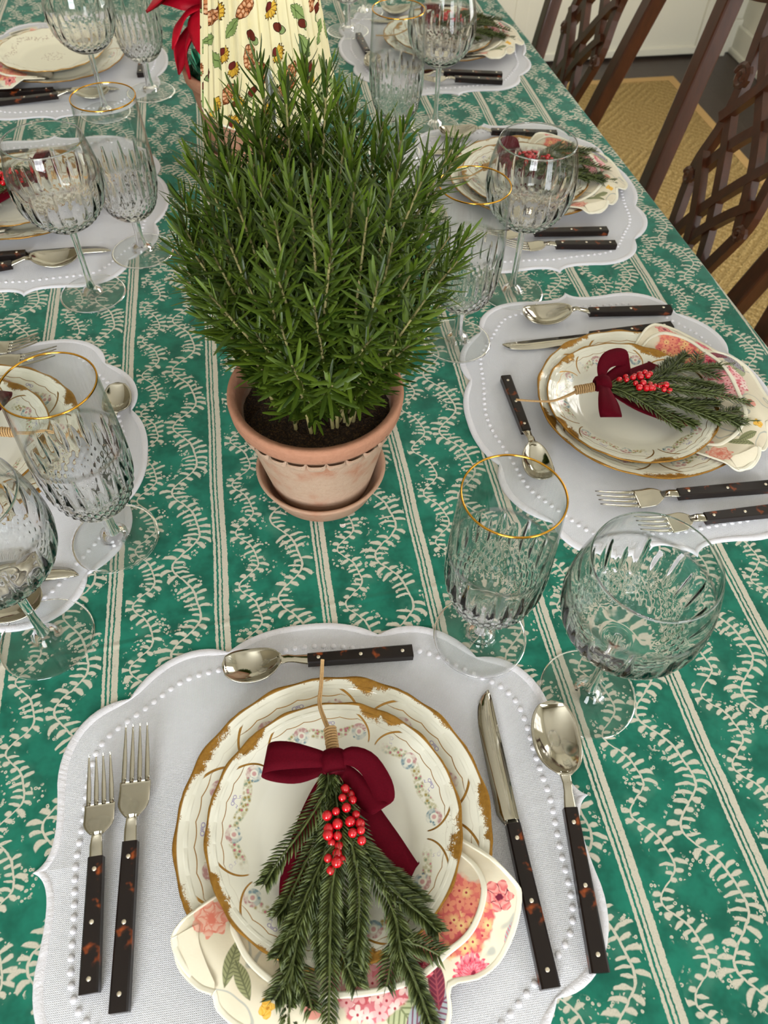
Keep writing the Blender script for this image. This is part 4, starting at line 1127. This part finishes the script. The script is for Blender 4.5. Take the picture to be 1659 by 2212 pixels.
def bract(base, tipv, wd, sag, roll):
    m = MB(); b = Vector(base); t = Vector(tipv); d = (t - b); L = d.length; dn = d.normalized(); sdv = dn.cross(Vector((0, 0, 1))).normalized(); sdv = Quaternion(dn, roll) @ sdv; up = sdv.cross(dn); P = []
    for i in range(15):
        q = i / 14; ww = wd * math.sin(PI * min(1, q ** .85 * .97 + .03)) ** .8 * (1 + .03 * math.sin(q * 11)); c = b + d * q + up * sag * math.sin(PI * q)
        P.append([c + sdv * ww * u + up * (-.30 * ww * (abs(u) ** 1.3) + .0015 * math.sin(q * 9 + u * 3)) for u in (-1, -.66, -.33, 0, .33, .66, 1)])
    m.grid(P); return m
BRK = [((-.02, -.01, .245), (-.118, -.01, .215), .042, .018, .3), ((-.03, .0, .225), (-.105, .06, .215), .034, .015, -.3), ((-.035, -.02, .225), (-.088, -.060, .185), .022, .016, .5), ((-.062, -.02, .200), (-.088, -.030, .140), .014, .008, 1.2),
       ((-.055, -.035, .205), (-.072, -.052, .142), .015, .010, .8), ((-.01, -.03, .240), (-.050, -.105, .195), .034, .016, .2), ((.0, .0, .25), (.06, -.08, .215), .034, .018, 0), ((.01, .01, .25), (.105, .02, .225), .036, .018, 0), ((0, .02, .25), (-.04, .11, .225), .034, .018, 0), ((0, .02, .25), (.05, .11, .225), .034, .018, 0), ((-.02, -.04, .2), (-.02, -.11, .150), .026, .012, 0)]
for bk in BRK:
    o = bract(*bk).build('bract', MT['poinsettia_red'], pp); sl = o.modifiers.new('solid', 'SOLIDIFY'); sl.thickness = .0006
m = MB()
for (a, b_) in (((0, 0, .11), (0, 0, .245)), ((0, 0, .16), (-.03, -.02, .235)), ((0, 0, .16), (-.055, -.045, .2)), ((0, 0, .17), (.02, .01, .24))): m.tube([a, b_], .003, 8)
m.build('stems', MT['rosemary_stem'], pp)
m = MB()
for k in range(7):
    a = k * 2.4; s_ = MB(); s_.lathe([(.0001, -.003), (.003, 0), (.002, .003), (.0001, .0035)], 8); m.add([(x + .009 * math.cos(a) * (k > 0), y + .009 * math.sin(a) * (k > 0), z + .252) for x, y, z in s_.v], s_.f)
m.build('flower_buds', MT['gilt'], pp)

# ================================================================== pleated table lamp
LX, LY = .031, .985
lp = empty('table_lamp', (LX, LY, TZ)); tag(lp, 'table lamp with pleated cream shade printed with acorns and leaves', 'lamp')
def shade():
    zb, zt, rb, rt = .205, .358, .0800, .0555; npl = 38; per = 6; n = npl * per
    V_, F_, UV = [], [], []; nz = 14
    for i in range(nz + 1):
        t = i / nz; z = zb + (zt - zb) * t; r = rb + (rt - rb) * t
        for j in range(n + 1):
            ph = (j % per) / per; a = 2 * PI * (j / n) + .0022 * math.sin(j * 1.7); rr = r + .0052 * (ph if ph < .85 else .85 - (ph - .85) * 5) * (1 - .25 * t) + .0008 * math.sin(j * .61 + i * .2)
            V_.append((rr * math.cos(a), rr * math.sin(a), z)); UV.append((a * .078 * (1 - .1 * t), z))
    for i in range(nz):
        for j in range(n): F_.append((i * (n + 1) + j, i * (n + 1) + j + 1, (i + 1) * (n + 1) + j + 1, (i + 1) * (n + 1) + j))
    me = mesh('shade', V_, F_, smooth=False); uvl = me.uv_layers.new(name='print'); ids = np.zeros(len(me.loops), dtype=np.int32); me.loops.foreach_get('vertex_index', ids)
    uvl.data.foreach_set('uv', np.array(UV, dtype=np.float32)[ids].ravel())
    o = link('lamp_shade', me, MT['printed_shade_fabric'], lp); s = o.modifiers.new('solid', 'SOLIDIFY'); s.thickness = .0008
    h = MB(); h.lathe([(rb + .0010, zb - .0006), (rb + .0036, zb - .0006), (rb + .0034, zb + .0016), (rb + .0010, zb + .0016), (rb + .0010, zb - .0006)], 132); link('shade_hem', h.data('shade_hem', MT['cream_binding']), None, o)
shade()
m = MB(); m.lathe([(.001, .0003), (.046, .0003), (.048, .004), (.046, .010), (.030, .016), (.014, .022), (.010, .035), (.012, .06), (.010, .09), (.012, .12), (.009, .15), (.008, .20), (.012, .215), (.012, .245), (.001, .245)], 48); m.build('lamp_base', MT['brass'], lp)
m = MB(); m.lathe([(.001, .30), (.012, .295), (.020, .275), (.017, .255), (.011, .246), (.001, .246)], 32); m.build('bulb', MT['petal_white'], lp)
m = MB(); m.tube([(-.0555, 0, .354), (0, 0, .354), (.0555, 0, .354)], .0012, 6); m.tube([(0, -.0555, .354), (0, .0555, .354)], .0012, 6); m.tube([(0, 0, .30), (0, 0, .368)], .002, 8); m.build('shade_spider', MT['brass'], lp)

# a stray white petal on the cloth in front of the pot
m = MB(); P = []
for i in range(7):
    a = i / 6; P.append([(.0055 * (a - .5), .004 * (u / 4 - .5) * (1 - .5 * abs(a - .5)), .0006 + .0016 * abs(a - .5) ** 2 * 4 + .0012 * (u / 4 - .5) ** 2 * 4) for u in range(5)])
m.grid(P); o = m.build('petal', MT['petal_white'], None, loc=(.048, .474, TZ + .0001)); s = o.modifiers.new('solid', 'SOLIDIFY'); s.thickness = .0004
tag(o, 'tiny fallen white petal on the cloth before the rosemary pot', 'petal')

# ================================================================== mahogany side chairs on the right
def bar(mb, pts, hw, ht, axis_w):
    """square-section bar along points; hw along axis_w, ht across"""
    P = []; pts = [Vector(p) for p in pts]; A = Vector(axis_w)
    for i, p in enumerate(pts):
        t = (pts[min(i + 1, len(pts) - 1)] - pts[max(i - 1, 0)]).normalized(); a = (A - t * A.dot(t)).normalized(); b = t.cross(a)
        h_ = hw[i] if isinstance(hw, (list, tuple)) else hw; q = ht[i] if isinstance(ht, (list, tuple)) else ht
        P.append([p - a * h_ - b * q, p + a * h_ - b * q, p + a * h_ + b * q, p - a * h_ + b * q])
    st = len(mb.v); mb.grid(P, cv=True); e = st + (len(P) - 1) * 4
    mb.f.append((st + 3, st + 2, st + 1, st)); mb.f.append((e, e + 1, e + 2, e + 3))
def make_chair():
    """local: +x away from the table, y along it, origin on the rug under the back legs' line"""
    r = empty('side_chair')
    def bx(z):   # back rake: x of the back plane at height z (0 at z=.46)
        return .0 + .245 * (z - .46) if z > .46 else -.02 * (1 - z / .46) * -1 * .0 + .10 * ((.46 - z) / .46) ** 1.6
    for s in (-1, 1):
        m = MB(); zs = [0, .12, .25, .38, .46, .56, .66, .76, .86, .955]
        bar(m, [(bx(z), s * (.150 + .075 * max(0, (z - .46) / .5)), z) for z in zs], .0165, [.016] * 5 + [.0155] * 5, (0, 1, 0)); bevel(m.build('stile', MT['mahogany'], r, smooth=False), .004)
        m = MB(); bar(m, [(-.42, s * .203, 0), (-.42, s * .203, .44)], .020, .020, (0, 1, 0)); bevel(m.build('leg', MT['mahogany'], r, smooth=False), .004)
        m = MB(); bar(m, [(-.42, s * .205, .42), (.0, s * .15, .42)], .011, .035, (0, 1, 0)); m.build('seat_rail', MT['mahogany'], r, smooth=False)
    m = MB(); bar(m, [(-.42, -.2, .42), (-.42, .2, .42)], .011, .035, (1, 0, 0)); bar(m, [(0, -.15, .42), (0, .15, .42)], .011, .035, (1, 0, 0)); m.build('seat_rail', MT['mahogany'], r, smooth=False)
    m = MB(); m.v = [(-.435, -.220, .455), (-.435, .220, .455), (-.01, .165, .455), (-.01, -.165, .455), (-.42, -.21, .49), (-.42, .21, .49), (-.02, .155, .485), (-.02, -.155, .485)]
    m.f = [(0, 1, 2, 3), (7, 6, 5, 4), (4, 5, 1, 0), (5, 6, 2, 1), (6, 7, 3, 2), (7, 4, 0, 3)]; bevel(m.build('seat', MT['seat_fabric'], r, smooth=False), .012, 3)
    # crest rail: a bow with rolled ears
    m = MB(); ys = [-.236, -.231, -.205, -.16, -.09, 0, .09, .16, .205, .231, .236]; zz = [.985, .975, .962, .968, .985, .995, .985, .968, .962, .975, .985]
    bar(m, spline([(bx(.95) + .012, y, z) for y, z in zip(ys, zz)], 40), .024, .0145, (0, 0, 1)); bevel(m.build('crest_rail', MT['mahogany'], r, smooth=False), .006)
    # pierced interlaced splat
    m = MB()
    nb_ = [0]
    def bandc(pts, wd):
        nb_[0] += 1; off = (.0, .0045, -.0045, .0025, .001, -.0035, .0035, -.002)[nb_[0] % 8]
        C = spline(pts, 30); bar(m, [(bx(z) + .004 + off, y, z) for y, z in C], wd, .0075, (0, 1, .0))
    for s in (-1, 1):
        bandc([(s * .044, .47), (s * .050, .56), (s * .066, .62), (s * .088, .69), (s * .092, .73), (s * .084, .79), (s * .092, .85), (s * .112, .91), (s * .125, .955)], .0090)
        bandc([(s * .016, .48), (s * .014, .57), (s * -.004, .64), (s * -.044, .70), (s * -.086, .745)], .0080)
        bandc([(s * .058, .595), (s * .022, .67), (s * -.028, .745), (s * -.080, .81)], .0080)
        bandc([(s * .086, .700), (s * .034, .785), (s * -.028, .850), (s * -.094, .915)], .0080)
        bandc([(s * .088, .800), (s * .040, .865), (s * .010, .915), (s * -.030, .955)], .0080)
        # scrolled shoulders and ears
        for (cy__, cz__, rr) in ((s * .092, .700, .012), (s * .098, .858, .019)):
            t_ = MB(); t_.tube([(bx(cz__ + rr * math.sin(k * .5) * (1 - k / 26)) + .002, cy__ + s * rr * math.cos(k * .5) * (1 - k / 26), cz__ + rr * math.sin(k * .5) * (1 - k / 26)) for k in range(22)], .006, 6); m.add(t_.v, t_.f)
    bar(m, [(bx(.455) + .004, 0, .455), (bx(.50) + .004, 0, .50), (bx(.545) + .004, 0, .545)], [.070, .060, .046], .0085, (0, 1, 0))
    bar(m, [(bx(.91) + .004, 0, .90), (bx(.96) + .004, 0, .975)], [.05, .13], .0085, (0, 1, 0))
    bevel(m.build('splat', MT['mahogany'], r, smooth=False), .003)
    return r
chair0 = make_chair()
for k, (cy_, lab) in enumerate(((1.085, 'carved mahogany side chair beside the middle right-hand setting'), (1.735, 'carved mahogany side chair farthest along the table, before the door'), (.604, 'carved mahogany side chair nearest, mostly out of frame at right'))):
    c = chair0 if k == 0 else copy_tree(chair0)
    c.location = (.676 if k == 2 else .697 - .03 * (cy_ - 1.085), cy_, .0125); c.rotation_euler = (0, 0, .04)
    tag(c, lab, 'chair', 'carved mahogany side chairs')
